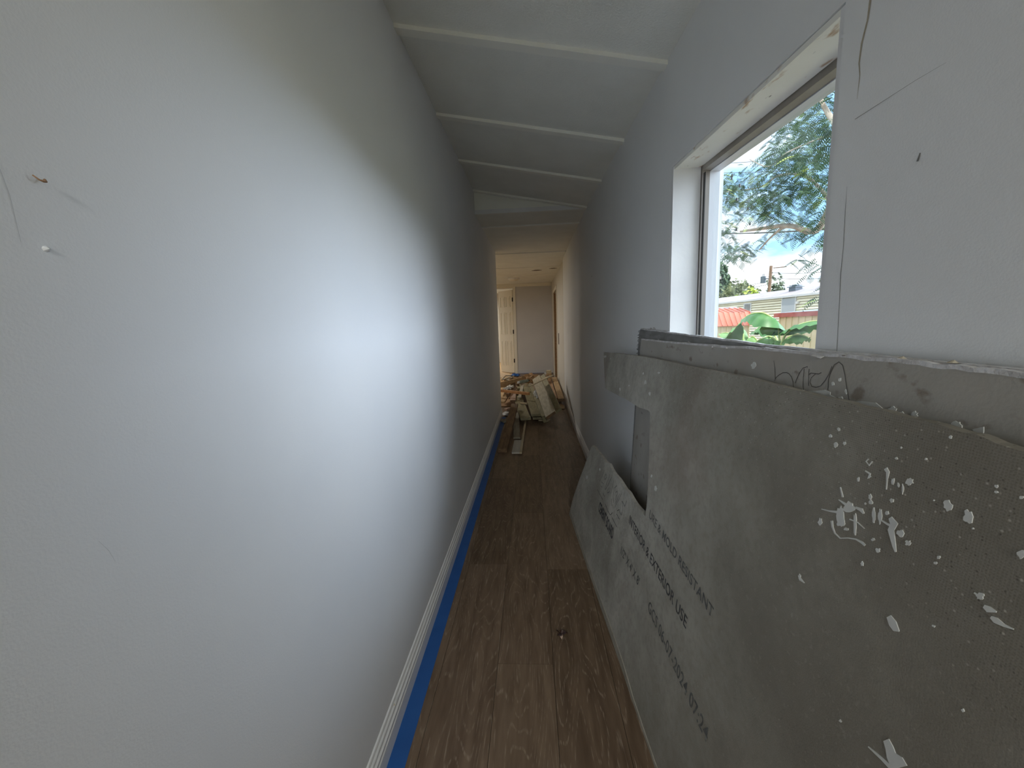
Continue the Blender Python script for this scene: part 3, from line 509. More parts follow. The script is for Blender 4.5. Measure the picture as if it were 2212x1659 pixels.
PB = [[(0.5581, 1.0322), (0.5583, 1.0312), (0.5583, 1.0301), (0.5594, 1.0297), (0.5604, 1.0295), (0.5615, 1.0291), (0.5631, 1.0292), (0.5636, 1.0306), (0.5635, 1.032), (0.5622, 1.0328), (0.5616, 1.034), (0.5604, 1.0339), (0.5594, 1.0336), (0.5587, 1.0329)], [(0.5469, 1.0451), (0.546, 1.0441), (0.5466, 1.043), (0.5475, 1.0423), (0.5486, 1.042), (0.5494, 1.043), (0.5501, 1.0433), (0.5509, 1.044), (0.551, 1.0451), (0.5507, 1.0462), (0.5498, 1.047), (0.5486, 1.0463), (0.5476, 1.0467), (0.5468, 1.0462)], [(0.545, 1.023), (0.5457, 1.0216), (0.5457, 1.0202), (0.5473, 1.0198), (0.5484, 1.0177), (0.5503, 1.0181), (0.5512, 1.0195), (0.5514, 1.021), (0.5526, 1.0225), (0.5512, 1.0239), (0.5502, 1.0255), (0.5483, 1.026), (0.5468, 1.0251), (0.5458, 1.0242)], [(0.5324, 1.0291), (0.5327, 1.028), (0.5334, 1.0273), (0.5339, 1.0266), (0.5348, 1.0256), (0.5355, 1.0268), (0.5361, 1.0272), (0.5372, 1.0276), (0.5368, 1.0287), (0.5367, 1.0298), (0.5358, 1.0304), (0.5348, 1.0305), (0.5335, 1.0312), (0.5334, 1.0297)], [(0.5023, 0.9897), (0.5024, 0.9885), (0.5021, 0.9869), (0.5027, 0.9867), (0.5032, 0.9863), (0.5039, 0.986), (0.5044, 0.9875), (0.505, 0.9886), (0.5055, 0.9903), (0.5046, 0.9908), (0.5043, 0.9914), (0.5039, 0.9919), (0.5033, 0.9924), (0.5026, 0.9912)], [(0.4568, 1.0053), (0.4565, 1.0037), (0.4568, 1.0026), (0.4569, 1.0012), (0.4577, 1.0019), (0.4583, 1.0009), (0.4592, 1.002), (0.4599, 1.004), (0.4599, 1.0061), (0.46, 1.0082), (0.4588, 1.0074), (0.4584, 1.0083), (0.4577, 1.0092), (0.4569, 1.0074)], [(0.4498, 1.0044), (0.4492, 1.003), (0.4497, 1.002), (0.45, 1.0009), (0.4507, 1.0015), (0.4512, 1.0019), (0.4518, 1.0023), (0.4519, 1.0034), (0.4522, 1.0045), (0.4525, 1.0061), (0.4517, 1.0061), (0.4512, 1.0058), (0.4507, 1.0056), (0.4503, 1.0052)], [(0.4441, 1.002), (0.444, 0.9998), (0.444, 0.9982), (0.4443, 0.9977), (0.4442, 0.9948), (0.4451, 0.9973), (0.4457, 0.9993), (0.4461, 1.0012), (0.4464, 1.0029), (0.4465, 1.0045), (0.4468, 1.007), (0.446, 1.0056), (0.4455, 1.0047), (0.4449, 1.0041)], [(0.4366, 1.014), (0.4349, 1.0122), (0.4374, 1.011), (0.438, 1.009), (0.4397, 1.0076), (0.4412, 1.0088), (0.4436, 1.0086), (0.4434, 1.0112), (0.4428, 1.0131), (0.4425, 1.0149), (0.4409, 1.0154), (0.4397, 1.0169), (0.4383, 1.0162), (0.4361, 1.0166)], [(0.5468, 0.9062), (0.5473, 0.9034), (0.5486, 0.902), (0.5491, 0.9001), (0.5503, 0.8995), (0.5516, 0.8999), (0.5527, 0.9009), (0.5547, 0.902), (0.5534, 0.9047), (0.5529, 0.9063), (0.5531, 0.91), (0.5512, 0.9098), (0.5493, 0.9108), (0.5484, 0.9077)], [(0.4333, 0.9527), (0.4338, 0.9504), (0.4342, 0.9483), (0.4357, 0.9466), (0.4374, 0.9462), (0.4386, 0.9472), (0.4397, 0.9476), (0.4416, 0.948), (0.4417, 0.9503), (0.4409, 0.9526), (0.4388, 0.9533), (0.4375, 0.9549), (0.4357, 0.9553), (0.4345, 0.954)], [(0.424, 0.9467), (0.4244, 0.9451), (0.4248, 0.9436), (0.4258, 0.9423), (0.4271, 0.9423), (0.4285, 0.941), (0.4297, 0.9416), (0.429, 0.9437), (0.4304, 0.9446), (0.4297, 0.9464), (0.4283, 0.9474), (0.427, 0.947), (0.4256, 0.9487), (0.4254, 0.9468)], [(0.4652, 0.9268), (0.4656, 0.9256), (0.4666, 0.9248), (0.467, 0.9241), (0.4678, 0.9232), (0.4686, 0.9231), (0.4695, 0.9233), (0.4702, 0.924), (0.4693, 0.9252), (0.4688, 0.9259), (0.4687, 0.9273), (0.4677, 0.9268), (0.4666, 0.928), (0.4665, 0.9268)], [(0.393, 1.0065), (0.3929, 1.0036), (0.3935, 1.0008), (0.3953, 0.9996), (0.3969, 0.9977), (0.3983, 1.0002), (0.4002, 1.0002), (0.4004, 1.003), (0.4017, 1.0055), (0.4007, 1.0081), (0.399, 1.0092), (0.3974, 1.0101), (0.3962, 1.0082), (0.3952, 1.0073)], [(0.3741, 1.0035), (0.3742, 1.0006), (0.374, 0.9971), (0.3758, 0.9955), (0.3777, 0.9964), (0.3792, 0.9959), (0.3813, 0.9963), (0.3818, 0.9996), (0.3807, 1.0022), (0.382, 1.006), (0.3804, 1.0083), (0.3783, 1.0064), (0.3766, 1.0077), (0.3754, 1.0056)], [(0.3313, 0.9909), (0.332, 0.9891), (0.3326, 0.9878), (0.3331, 0.9863), (0.3342, 0.9846), (0.3351, 0.9864), (0.3358, 0.9869), (0.337, 0.9874), (0.3374, 0.989), (0.3363, 0.9906), (0.3354, 0.9917), (0.3343, 0.9932), (0.333, 0.9931), (0.3328, 0.9911)], [(0.3518, 0.9359), (0.3528, 0.9339), (0.3531, 0.9325), (0.3535, 0.9305), (0.3548, 0.9304), (0.3561, 0.9294), (0.3564, 0.9312), (0.3579, 0.9314), (0.3568, 0.9334), (0.3564, 0.9347), (0.356, 0.9363), (0.3549, 0.9368), (0.3538, 0.9374), (0.3524, 0.9374)], [(0.3933, 0.9485), (0.3939, 0.9476), (0.3939, 0.9469), (0.3943, 0.9462), (0.3949, 0.9458), (0.3956, 0.9455), (0.396, 0.9461), (0.3959, 0.9469), (0.3961, 0.9474), (0.3962, 0.9484), (0.3954, 0.9488), (0.3949, 0.9495), (0.3941, 0.9498), (0.3937, 0.9491)], [(0.395, 0.9412), (0.3951, 0.9405), (0.3956, 0.9399), (0.3958, 0.939), (0.3966, 0.9388), (0.3974, 0.9383), (0.3976, 0.939), (0.3982, 0.9391), (0.3981, 0.9399), (0.3977, 0.9407), (0.3971, 0.9412), (0.3965, 0.9414), (0.3958, 0.942), (0.3955, 0.9415)], [(0.567, 0.8055), (0.5673, 0.8035), (0.5674, 0.802), (0.5678, 0.8009), (0.5681, 0.7986), (0.5691, 0.8006), (0.5703, 0.8003), (0.5705, 0.803), (0.5711, 0.805), (0.5707, 0.8066), (0.5705, 0.8086), (0.5694, 0.8077), (0.5687, 0.8082), (0.5675, 0.808)], [(0.5037, 0.919), (0.5029, 0.9184), (0.5042, 0.9172), (0.5053, 0.9162), (0.5065, 0.9159), (0.5075, 0.9157), (0.5097, 0.9145), (0.5101, 0.9155), (0.5099, 0.9168), (0.5091, 0.9182), (0.5078, 0.9196), (0.5061, 0.9195), (0.5046, 0.9204), (0.5036, 0.92)], [(0.5141, 0.9326), (0.5122, 0.9268), (0.5135, 0.9217), (0.5149, 0.9166), (0.5185, 0.9209), (0.5209, 0.9183), (0.5236, 0.9217), (0.5257, 0.9267), (0.5259, 0.9325), (0.5259, 0.9384), (0.5228, 0.939), (0.5212, 0.9444), (0.5183, 0.9397), (0.5157, 0.9375)], [(0.4991, 0.9523), (0.5, 0.9481), (0.5029, 0.945), (0.5053, 0.9428), (0.508, 0.941), (0.5116, 0.9395), (0.5158, 0.9396), (0.5172, 0.9435), (0.5149, 0.9479), (0.5135, 0.9512), (0.5118, 0.9554), (0.508, 0.9547), (0.5049, 0.9553), (0.5039, 0.9524)], [(0.5112, 0.9251), (0.5099, 0.9234), (0.5109, 0.9205), (0.5138, 0.918), (0.5168, 0.9172), (0.5207, 0.9146), (0.5225, 0.9165), (0.5218, 0.9195), (0.5213, 0.9215), (0.523, 0.9244), (0.5198, 0.9275), (0.516, 0.9292), (0.513, 0.9286), (0.5116, 0.9269)], [(0.4939, 0.9321), (0.4929, 0.9278), (0.4927, 0.9242), (0.4918, 0.9172), (0.493, 0.9168), (0.4948, 0.9196), (0.4962, 0.9263), (0.4974, 0.9302), (0.4983, 0.9348), (0.4999, 0.942), (0.498, 0.9401), (0.498, 0.945), (0.4963, 0.9422), (0.4947, 0.9375)], [(0.4801, 0.9751), (0.4808, 0.9734), (0.4808, 0.9718), (0.4817, 0.9714), (0.4825, 0.9712), (0.4832, 0.9716), (0.484, 0.9718), (0.4843, 0.9732), (0.4843, 0.9744), (0.4851, 0.9766), (0.4837, 0.9766), (0.483, 0.9783), (0.4819, 0.9775), (0.481, 0.9765)], [(0.4778, 0.9699), (0.4773, 0.9686), (0.478, 0.967), (0.4792, 0.9661), (0.4804, 0.9658), (0.4816, 0.9656), (0.4826, 0.9662), (0.483, 0.9675), (0.4829, 0.9688), (0.482, 0.9698), (0.4818, 0.9715), (0.4804, 0.9715), (0.4796, 0.9708), (0.4789, 0.9704)], [(0.4857, 0.9641), (0.4862, 0.9634), (0.4863, 0.9629), (0.4866, 0.9623), (0.4873, 0.9619), (0.4878, 0.9622), (0.4882, 0.9624), (0.4884, 0.9628), (0.4881, 0.9634), (0.4884, 0.964), (0.4876, 0.9641), (0.4872, 0.965), (0.4868, 0.9644), (0.4864, 0.9642)], [(0.4706, 0.9549), (0.4699, 0.9504), (0.4706, 0.9488), (0.4705, 0.9456), (0.4714, 0.9455), (0.4724, 0.9457), (0.4734, 0.9502), (0.4749, 0.9527), (0.4759, 0.9575), (0.4756, 0.9605), (0.4755, 0.9638), (0.4745, 0.9644), (0.473, 0.9604), (0.4718, 0.9592)], [(0.4625, 0.959), (0.4622, 0.955), (0.4629, 0.9534), (0.4627, 0.9494), (0.4634, 0.9474), (0.4649, 0.9515), (0.4662, 0.9528), (0.4676, 0.9564), (0.4678, 0.9605), (0.4669, 0.9619), (0.4674, 0.9662), (0.4661, 0.9648), (0.4651, 0.9664), (0.4638, 0.9627)], [(0.4557, 0.9665), (0.4551, 0.9656), (0.4557, 0.9645), (0.4566, 0.964), (0.4573, 0.9629), (0.4583, 0.9629), (0.4592, 0.9635), (0.4596, 0.9645), (0.4594, 0.9658), (0.459, 0.9669), (0.4583, 0.9677), (0.4574, 0.968), (0.4563, 0.9686), (0.456, 0.9673)], [(0.4572, 0.9172), (0.4563, 0.9163), (0.4571, 0.915), (0.4581, 0.9138), (0.4593, 0.9129), (0.4602, 0.9134), (0.461, 0.9138), (0.4612, 0.9147), (0.4623, 0.9155), (0.4618, 0.9172), (0.4605, 0.9183), (0.4592, 0.9181), (0.4576, 0.9198), (0.4567, 0.919)], [(0.4074, 1.0739), (0.4078, 1.0733), (0.4074, 1.0723), (0.4081, 1.0719), (0.4088, 1.0717), (0.4092, 1.0724), (0.4101, 1.0723), (0.4098, 1.0732), (0.4102, 1.0738), (0.4097, 1.0743), (0.4094, 1.0748), (0.4088, 1.0755), (0.4081, 1.0752), (0.4074, 1.0747)], [(0.4264, 1.0438), (0.4263, 1.0433), (0.4264, 1.0428), (0.427, 1.0427), (0.4273, 1.0423), (0.428, 1.042), (0.4284, 1.0425), (0.4287, 1.043), (0.4283, 1.0436), (0.4283, 1.0442), (0.4279, 1.0447), (0.4273, 1.0448), (0.4268, 1.0446), (0.4266, 1.0442)], [(0.4587, 1.0335), (0.4579, 1.0329), (0.4583, 1.0321), (0.4592, 1.032), (0.4597, 1.0314), (0.4603, 1.0318), (0.461, 1.032), (0.4615, 1.0325), (0.461, 1.0333), (0.4609, 1.034), (0.4602, 1.0342), (0.4597, 1.0347), (0.4592, 1.0342), (0.4587, 1.0341)], [(0.4559, 1.0474), (0.4555, 1.0469), (0.4562, 1.0466), (0.4563, 1.0459), (0.4568, 1.0462), (0.4575, 1.0457), (0.4575, 1.0464), (0.4576, 1.0468), (0.4577, 1.0472), (0.4579, 1.0478), (0.4573, 1.0481), (0.4568, 1.0484), (0.4563, 1.0481), (0.4562, 1.0476)], [(0.4738, 0.8887), (0.4736, 0.8876), (0.4734, 0.8859), (0.4746, 0.8859), (0.4751, 0.8854), (0.476, 0.8844), (0.4762, 0.8861), (0.4774, 0.8864), (0.4768, 0.8879), (0.4768, 0.8892), (0.4763, 0.8903), (0.4756, 0.8913), (0.4749, 0.8898), (0.4738, 0.8903)], [(0.3612, 1.0402), (0.3608, 1.0396), (0.3615, 1.0392), (0.3616, 1.0383), (0.3623, 1.0385), (0.3628, 1.0385), (0.3631, 1.0389), (0.3635, 1.0392), (0.3635, 1.0398), (0.3637, 1.0407), (0.3629, 1.041), (0.3623, 1.0411), (0.3615, 1.0416), (0.3614, 1.0406)], [(0.3604, 1.0352), (0.3599, 1.0347), (0.3602, 1.0341), (0.3608, 1.0337), (0.3614, 1.0332), (0.3617, 1.0339), (0.3625, 1.0336), (0.3626, 1.0342), (0.3626, 1.0348), (0.3624, 1.0355), (0.3617, 1.0355), (0.3613, 1.0358), (0.3609, 1.0357), (0.3604, 1.0357)], [(0.342, 1.0383), (0.3421, 1.0377), (0.3425, 1.0371), (0.3429, 1.0364), (0.3436, 1.036), (0.3443, 1.036), (0.3443, 1.0368), (0.3446, 1.0371), (0.3446, 1.0376), (0.3444, 1.0381), (0.344, 1.0387), (0.3434, 1.0387), (0.3427, 1.039), (0.3424, 1.0386)], [(0.3715, 0.9928), (0.3713, 0.9924), (0.3714, 0.992), (0.3719, 0.9919), (0.3722, 0.9917), (0.3726, 0.9913), (0.3726, 0.9918), (0.3727, 0.9921), (0.3727, 0.9924), (0.3728, 0.9928), (0.3725, 0.9931), (0.3721, 0.9934), (0.3718, 0.9932), (0.3717, 0.9929)], [(0.4102, 1.0035), (0.41, 1.0032), (0.4103, 1.0028), (0.4106, 1.0027), (0.4109, 1.0024), (0.4112, 1.0024), (0.4114, 1.0026), (0.4116, 1.0029), (0.4114, 1.0033), (0.4113, 1.0035), (0.4113, 1.0041), (0.4109, 1.0042), (0.4106, 1.004), (0.4104, 1.0037)], [(0.453, 0.9836), (0.4527, 0.9827), (0.4528, 0.9814), (0.454, 0.9808), (0.455, 0.9797), (0.4559, 0.9803), (0.4563, 0.9812), (0.4573, 0.9816), (0.4572, 0.9827), (0.4567, 0.9838), (0.456, 0.9848), (0.4549, 0.9843), (0.454, 0.9849), (0.4528, 0.9849)], [(0.5524, 0.9234), (0.5385, 0.9267), (0.5242, 0.9314), (0.5245, 0.9349), (0.5385, 0.9288), (0.5523, 0.9246)], [(0.5271, 0.9497), (0.5193, 0.9481), (0.5117, 0.9466), (0.5098, 0.9511), (0.5181, 0.9509), (0.5266, 0.9508)], [(0.5333, 0.9155), (0.5296, 0.908), (0.5234, 0.9018), (0.5131, 0.9001), (0.5015, 0.9072), (0.4904, 0.9117), (0.4815, 0.9118), (0.4772, 0.9109), (0.4758, 0.9135), (0.4803, 0.915), (0.4901, 0.9137), (0.5017, 0.9086), (0.5128, 0.9017), (0.5222, 0.9035), (0.5273, 0.9098), (0.5299, 0.9177)], [(0.4957, 1.0202), (0.4983, 1.0155), (0.4921, 1.0118), (0.4886, 1.0187), (0.4897, 1.019), (0.4925, 1.0133), (0.497, 1.0161), (0.4944, 1.0196)], [(0.4964, 1.0031), (0.4898, 1.0017), (0.4909, 0.995), (0.4866, 0.9997), (0.488, 1.0003), (0.4887, 0.9967), (0.488, 1.0032), (0.4958, 1.0045)], [(0.4719, 1.0149), (0.4683, 1.0122), (0.4668, 1.0052), (0.4645, 0.9922), (0.4637, 0.9925), (0.4649, 1.0058), (0.4647, 1.0142), (0.4687, 1.0184)], [(0.4993, 0.951), (0.4919, 0.9507), (0.4874, 0.949), (0.4858, 0.9508), (0.4897, 0.9555), (0.4988, 0.9537)], [(0.5048, 0.9321), (0.4929, 0.9343), (0.4818, 0.9319), (0.4814, 0.9327), (0.4925, 0.9354), (0.5045, 0.9339)], [(0.454, 0.9602), (0.4508, 0.9549), (0.4523, 0.9468), (0.4475, 0.9386), (0.4432, 0.9313), (0.4389, 0.9263), (0.4376, 0.9275), (0.4397, 0.9343), (0.4425, 0.9426), (0.445, 0.95), (0.4425, 0.9599), (0.4511, 0.9641)], [(0.4633, 0.9531), (0.455, 0.9519), (0.4482, 0.9518), (0.4474, 0.9558), (0.4543, 0.9543), (0.4629, 0.9543)], [(0.5206, 0.9417), (0.5241, 0.9323), (0.5195, 0.9244), (0.513, 0.9295), (0.5168, 0.9355), (0.5159, 0.942)], [(0.5289, 0.9674), (0.5226, 0.9554), (0.5204, 0.9569), (0.5275, 0.9683)], [(0.3596, 0.9327), (0.3543, 0.9317), (0.3537, 0.9337), (0.3591, 0.9344)], [(0.4326, 0.8469), (0.4281, 0.8403), (0.4223, 0.8379), (0.4168, 0.8417), (0.4164, 0.8431), (0.4185, 0.8459), (0.4219, 0.8504), (0.4288, 0.8527)], [(0.357, 0.9334), (0.3547, 0.9308), (0.3526, 0.9313), (0.3519, 0.9331), (0.3532, 0.935), (0.3565, 0.9348)], [(0.3505, 0.9248), (0.3469, 0.9228), (0.3409, 0.9272), (0.3408, 0.9287), (0.346, 0.9294), (0.3497, 0.9282)], [(0.3438, 0.9193), (0.3405, 0.9173), (0.3339, 0.9189), (0.3271, 0.9217), (0.3271, 0.9227), (0.3335, 0.9218), (0.3393, 0.9233), (0.3431, 0.922)], [(0.4225, 0.6799), (0.413, 0.6818), (0.4054, 0.6833), (0.395, 0.6845), (0.393, 0.6908), (0.4039, 0.688), (0.4119, 0.6853), (0.4219, 0.6817)], [(0.4076, 0.7069), (0.4036, 0.7012), (0.4004, 0.6935), (0.3967, 0.69), (0.3963, 0.6814), (0.3802, 0.7092), (0.3863, 0.7121), (0.3932, 0.7087), (0.3971, 0.7127), (0.4028, 0.7158)], [(0.5724, 0.8041), (0.5686, 0.7994), (0.5585, 0.8009), (0.5579, 0.8021), (0.5656, 0.8039), (0.5707, 0.8059)], [(0.348, 0.8165), (0.3464, 0.8156), (0.3454, 0.8176), (0.3466, 0.8194)], [(0.4638, 0.6684), (0.4605, 0.67), (0.4596, 0.6724), (0.4622, 0.6729)], [(0.3869, 0.8743), (0.3845, 0.8748), (0.3841, 0.877), (0.3866, 0.8764)], [(1.477, 1.0149), (1.4776, 1.0135), (1.4784, 1.0121), (1.481, 1.011), (1.4848, 1.0101), (1.4887, 1.0107), (1.4934, 1.011), (1.4927, 1.0131), (1.4938, 1.0146), (1.4935, 1.0165), (1.4892, 1.0176), (1.4847, 1.0191), (1.4791, 1.0187), (1.478, 1.0163)], [(1.3068, 1.0374), (1.306, 1.0363), (1.3088, 1.035), (1.3137, 1.0342), (1.3189, 1.0328), (1.3225, 1.0339), (1.3272, 1.0339), (1.3264, 1.0352), (1.3311, 1.0361), (1.3261, 1.0375), (1.3223, 1.0391), (1.3162, 1.0385), (1.3102, 1.0394), (1.3067, 1.0387)], [(1.4354, 0.9874), (1.4299, 0.9845), (1.4316, 0.9812), (1.4389, 0.9818), (1.4419, 0.9778), (1.448, 0.9791), (1.4521, 0.9818), (1.4546, 0.9847), (1.4532, 0.9875), (1.4504, 0.9893), (1.4492, 0.9922), (1.4447, 0.9944), (1.44, 0.9912), (1.4352, 0.9904)], [(1.7787, 0.9078), (1.7747, 0.9048), (1.7746, 0.901), (1.7797, 0.8986), (1.7869, 0.9001), (1.7921, 0.9001), (1.7948, 0.9029), (1.8009, 0.9043), (1.8044, 0.9077), (1.8025, 0.9112), (1.7944, 0.9108), (1.791, 0.9129), (1.7863, 0.911), (1.7808, 0.9105)], [(1.3638, 0.9582), (1.3665, 0.9553), (1.3649, 0.9517), (1.3679, 0.9492), (1.3728, 0.9489), (1.3766, 0.9517), (1.3821, 0.9515), (1.385, 0.9547), (1.3861, 0.9583), (1.3798, 0.9593), (1.3779, 0.9605), (1.3754, 0.962), (1.3715, 0.9623), (1.3684, 0.9603)], [(2.0913, 1.0243), (2.0877, 1.0229), (2.0894, 1.0214), (2.0931, 1.0204), (2.0979, 1.0203), (2.1025, 1.0205), (2.1071, 1.0213), (2.106, 1.0232), (2.1086, 1.0245), (2.1054, 1.0254), (2.1027, 1.0261), (2.0997, 1.0277), (2.0954, 1.0265), (2.092, 1.0257)], [(2.2247, 1.0262), (2.219, 1.0235), (2.2335, 1.0214), (2.2385, 1.0179), (2.2544, 1.0191), (2.2741, 1.0157), (2.2758, 1.0201), (2.2937, 1.0213), (2.2886, 1.0248), (2.2792, 1.0276), (2.2662, 1.0293), (2.2527, 1.0304), (2.2354, 1.0317), (2.2259, 1.0292)], [(1.6423, 0.9442), (1.6443, 0.9428), (1.6444, 0.9415), (1.6494, 0.9409), (1.6532, 0.9398), (1.658, 0.9394), (1.6612, 0.9401), (1.6633, 0.9411), (1.663, 0.9424), (1.6589, 0.9436), (1.6577, 0.9455), (1.652, 0.9459), (1.647, 0.946), (1.642, 0.9458)], [(2.111, 0.3486), (2.1103, 0.3445), (2.1118, 0.3406), (2.1155, 0.3371), (2.1214, 0.3348), (2.128, 0.334), (2.1335, 0.3355), (2.1401, 0.337), (2.1401, 0.3412), (2.1396, 0.3453), (2.1375, 0.3501), (2.1293, 0.351), (2.1216, 0.355), (2.1137, 0.3532)], [(1.8846, 0.4816), (1.8805, 0.4794), (1.8856, 0.4767), (1.8884, 0.4749), (1.8906, 0.4703), (1.8953, 0.4735), (1.8982, 0.4742), (1.9054, 0.4737), (1.901, 0.4776), (1.904, 0.4804), (1.9002, 0.4829), (1.8952, 0.4833), (1.8911, 0.4838), (1.8845, 0.4855)], [(1.2252, 0.7074), (1.2257, 0.7055), (1.2261, 0.7035), (1.2278, 0.7012), (1.2312, 0.701), (1.2336, 0.7013), (1.2377, 0.7), (1.2366, 0.7028), (1.2365, 0.7043), (1.2354, 0.7058), (1.2357, 0.709), (1.2317, 0.7091), (1.2283, 0.7102), (1.226, 0.7091)], [(1.1688, 0.6889), (1.1718, 0.6841), (1.1731, 0.6807), (1.1748, 0.6767), (1.1799, 0.678), (1.1837, 0.676), (1.1888, 0.6757), (1.1905, 0.6795), (1.1906, 0.6833), (1.1914, 0.688), (1.1858, 0.6899), (1.182, 0.693), (1.1777, 0.6915), (1.1755, 0.6889)]]
PD = [[(0.503, 1.0806), (0.5036, 1.0787), (0.5049, 1.0775), (0.5059, 1.0758), (0.5078, 1.0759), (0.5099, 1.0754), (0.5123, 1.0761), (0.5134, 1.0784), (0.5136, 1.081), (0.511, 1.0823), (0.5097, 1.0844), (0.5073, 1.0856), (0.5053, 1.0837), (0.5025, 1.0833)], [(0.4904, 1.0764), (0.4877, 1.0744), (0.4896, 1.072), (0.4923, 1.0699), (0.4959, 1.0695), (0.4989, 1.0702), (0.5003, 1.0721), (0.5024, 1.0736), (0.5027, 1.0762), (0.5, 1.0781), (0.4976, 1.0798), (0.4945, 1.0813), (0.4923, 1.0792), (0.4904, 1.0782)], [(0.4767, 1.0815), (0.4749, 1.0798), (0.4763, 1.0783), (0.4777, 1.0771), (0.4794, 1.0777), (0.4807, 1.0781), (0.4823, 1.0785), (0.4839, 1.0798), (0.4826, 1.0817), (0.482, 1.0832), (0.4807, 1.0841), (0.4791, 1.0855), (0.4779, 1.0835), (0.4756, 1.0837)], [(0.4607, 1.073), (0.4595, 1.0713), (0.46, 1.0694), (0.4615, 1.0688), (0.4629, 1.0678), (0.4641, 1.0693), (0.4649, 1.0705), (0.4658, 1.0717), (0.4656, 1.0733), (0.4657, 1.0754), (0.4643, 1.0762), (0.4629, 1.0768), (0.4611, 1.077), (0.46, 1.0752)], [(0.4272, 1.0806), (0.4268, 1.0781), (0.4281, 1.0758), (0.4303, 1.0746), (0.4325, 1.0751), (0.4345, 1.075), (0.4366, 1.0758), (0.4376, 1.0779), (0.4378, 1.0805), (0.4363, 1.0825), (0.4343, 1.0839), (0.4322, 1.0832), (0.43, 1.0838), (0.4294, 1.0817)], [(0.438, 1.0734), (0.4387, 1.0722), (0.4393, 1.0715), (0.4394, 1.0695), (0.4408, 1.0692), (0.4417, 1.0704), (0.4422, 1.0714), (0.4437, 1.0719), (0.4436, 1.0734), (0.4422, 1.0741), (0.4419, 1.0757), (0.4406, 1.0761), (0.4395, 1.0753), (0.439, 1.0742)], [(0.4068, 1.0789), (0.4069, 1.077), (0.4068, 1.0744), (0.4084, 1.0719), (0.4112, 1.0714), (0.4132, 1.0732), (0.4165, 1.0732), (0.4151, 1.0766), (0.4169, 1.079), (0.4144, 1.0806), (0.4125, 1.0815), (0.4107, 1.0826), (0.4077, 1.0841), (0.4071, 1.081)], [(0.5965, 1.1079), (0.5958, 1.1068), (0.5965, 1.1059), (0.5972, 1.1049), (0.5984, 1.1047), (0.5997, 1.105), (0.601, 1.1057), (0.6007, 1.1073), (0.6012, 1.1086), (0.5999, 1.1092), (0.5993, 1.1099), (0.5983, 1.1098), (0.5969, 1.1105), (0.5965, 1.109)], [(0.6077, 1.0996), (0.6075, 1.0981), (0.6086, 1.0974), (0.6095, 1.097), (0.6104, 1.0968), (0.6115, 1.0968), (0.6122, 1.0978), (0.6122, 1.099), (0.6133, 1.1004), (0.6125, 1.1014), (0.6117, 1.1026), (0.6104, 1.1027), (0.6092, 1.102), (0.6081, 1.1011)], [(0.5818, 1.0918), (0.582, 1.0904), (0.5819, 1.0887), (0.5827, 1.0877), (0.5838, 1.089), (0.5845, 1.0893), (0.5851, 1.0901), (0.5858, 1.0911), (0.5864, 1.0928), (0.5856, 1.0938), (0.5852, 1.0951), (0.5841, 1.0943), (0.5832, 1.0942), (0.5827, 1.0928)], [(0.817, 1.1077), (0.8189, 1.1051), (0.8213, 1.1037), (0.8226, 1.1012), (0.8259, 1.1002), (0.8302, 1.1001), (0.8311, 1.1039), (0.8354, 1.106), (0.8346, 1.1094), (0.8302, 1.1105), (0.829, 1.114), (0.8249, 1.115), (0.8206, 1.1139), (0.8183, 1.1107)], [(0.6682, 1.0784), (0.668, 1.077), (0.6688, 1.0755), (0.6706, 1.0746), (0.6726, 1.0751), (0.6751, 1.0741), (0.6762, 1.0756), (0.6756, 1.0771), (0.6761, 1.0783), (0.6748, 1.0792), (0.6739, 1.0805), (0.672, 1.0801), (0.67, 1.0806), (0.6691, 1.0794)], [(0.5875, 1.0814), (0.5879, 1.0801), (0.59, 1.0795), (0.5907, 1.0781), (0.5928, 1.078), (0.5941, 1.0786), (0.5966, 1.0785), (0.5951, 1.08), (0.5959, 1.0809), (0.5953, 1.082), (0.5933, 1.0822), (0.5918, 1.0829), (0.5897, 1.0833), (0.5892, 1.082)], [(0.6594, 1.0756), (0.6431, 1.075), (0.623, 1.0755), (0.6123, 1.0789), (0.6127, 1.0862), (0.6242, 1.0878), (0.6436, 1.0831), (0.6593, 1.0808)], [(0.6243, 1.0738), (0.6076, 1.0736), (0.5887, 1.0746), (0.5882, 1.077), (0.6059, 1.0808), (0.6218, 1.0837)], [(0.5704, 1.0763), (0.5534, 1.0741), (0.5346, 1.0739), (0.5172, 1.0742), (0.5163, 1.077), (0.5327, 1.0849), (0.5533, 1.0833), (0.5704, 1.079)], [(0.4001, 1.0651), (0.3924, 1.0622), (0.3825, 1.0611), (0.376, 1.0599), (0.3686, 1.0574), (0.3662, 1.0657), (0.3739, 1.0701), (0.3823, 1.0718), (0.392, 1.0675), (0.3989, 1.0697)]]
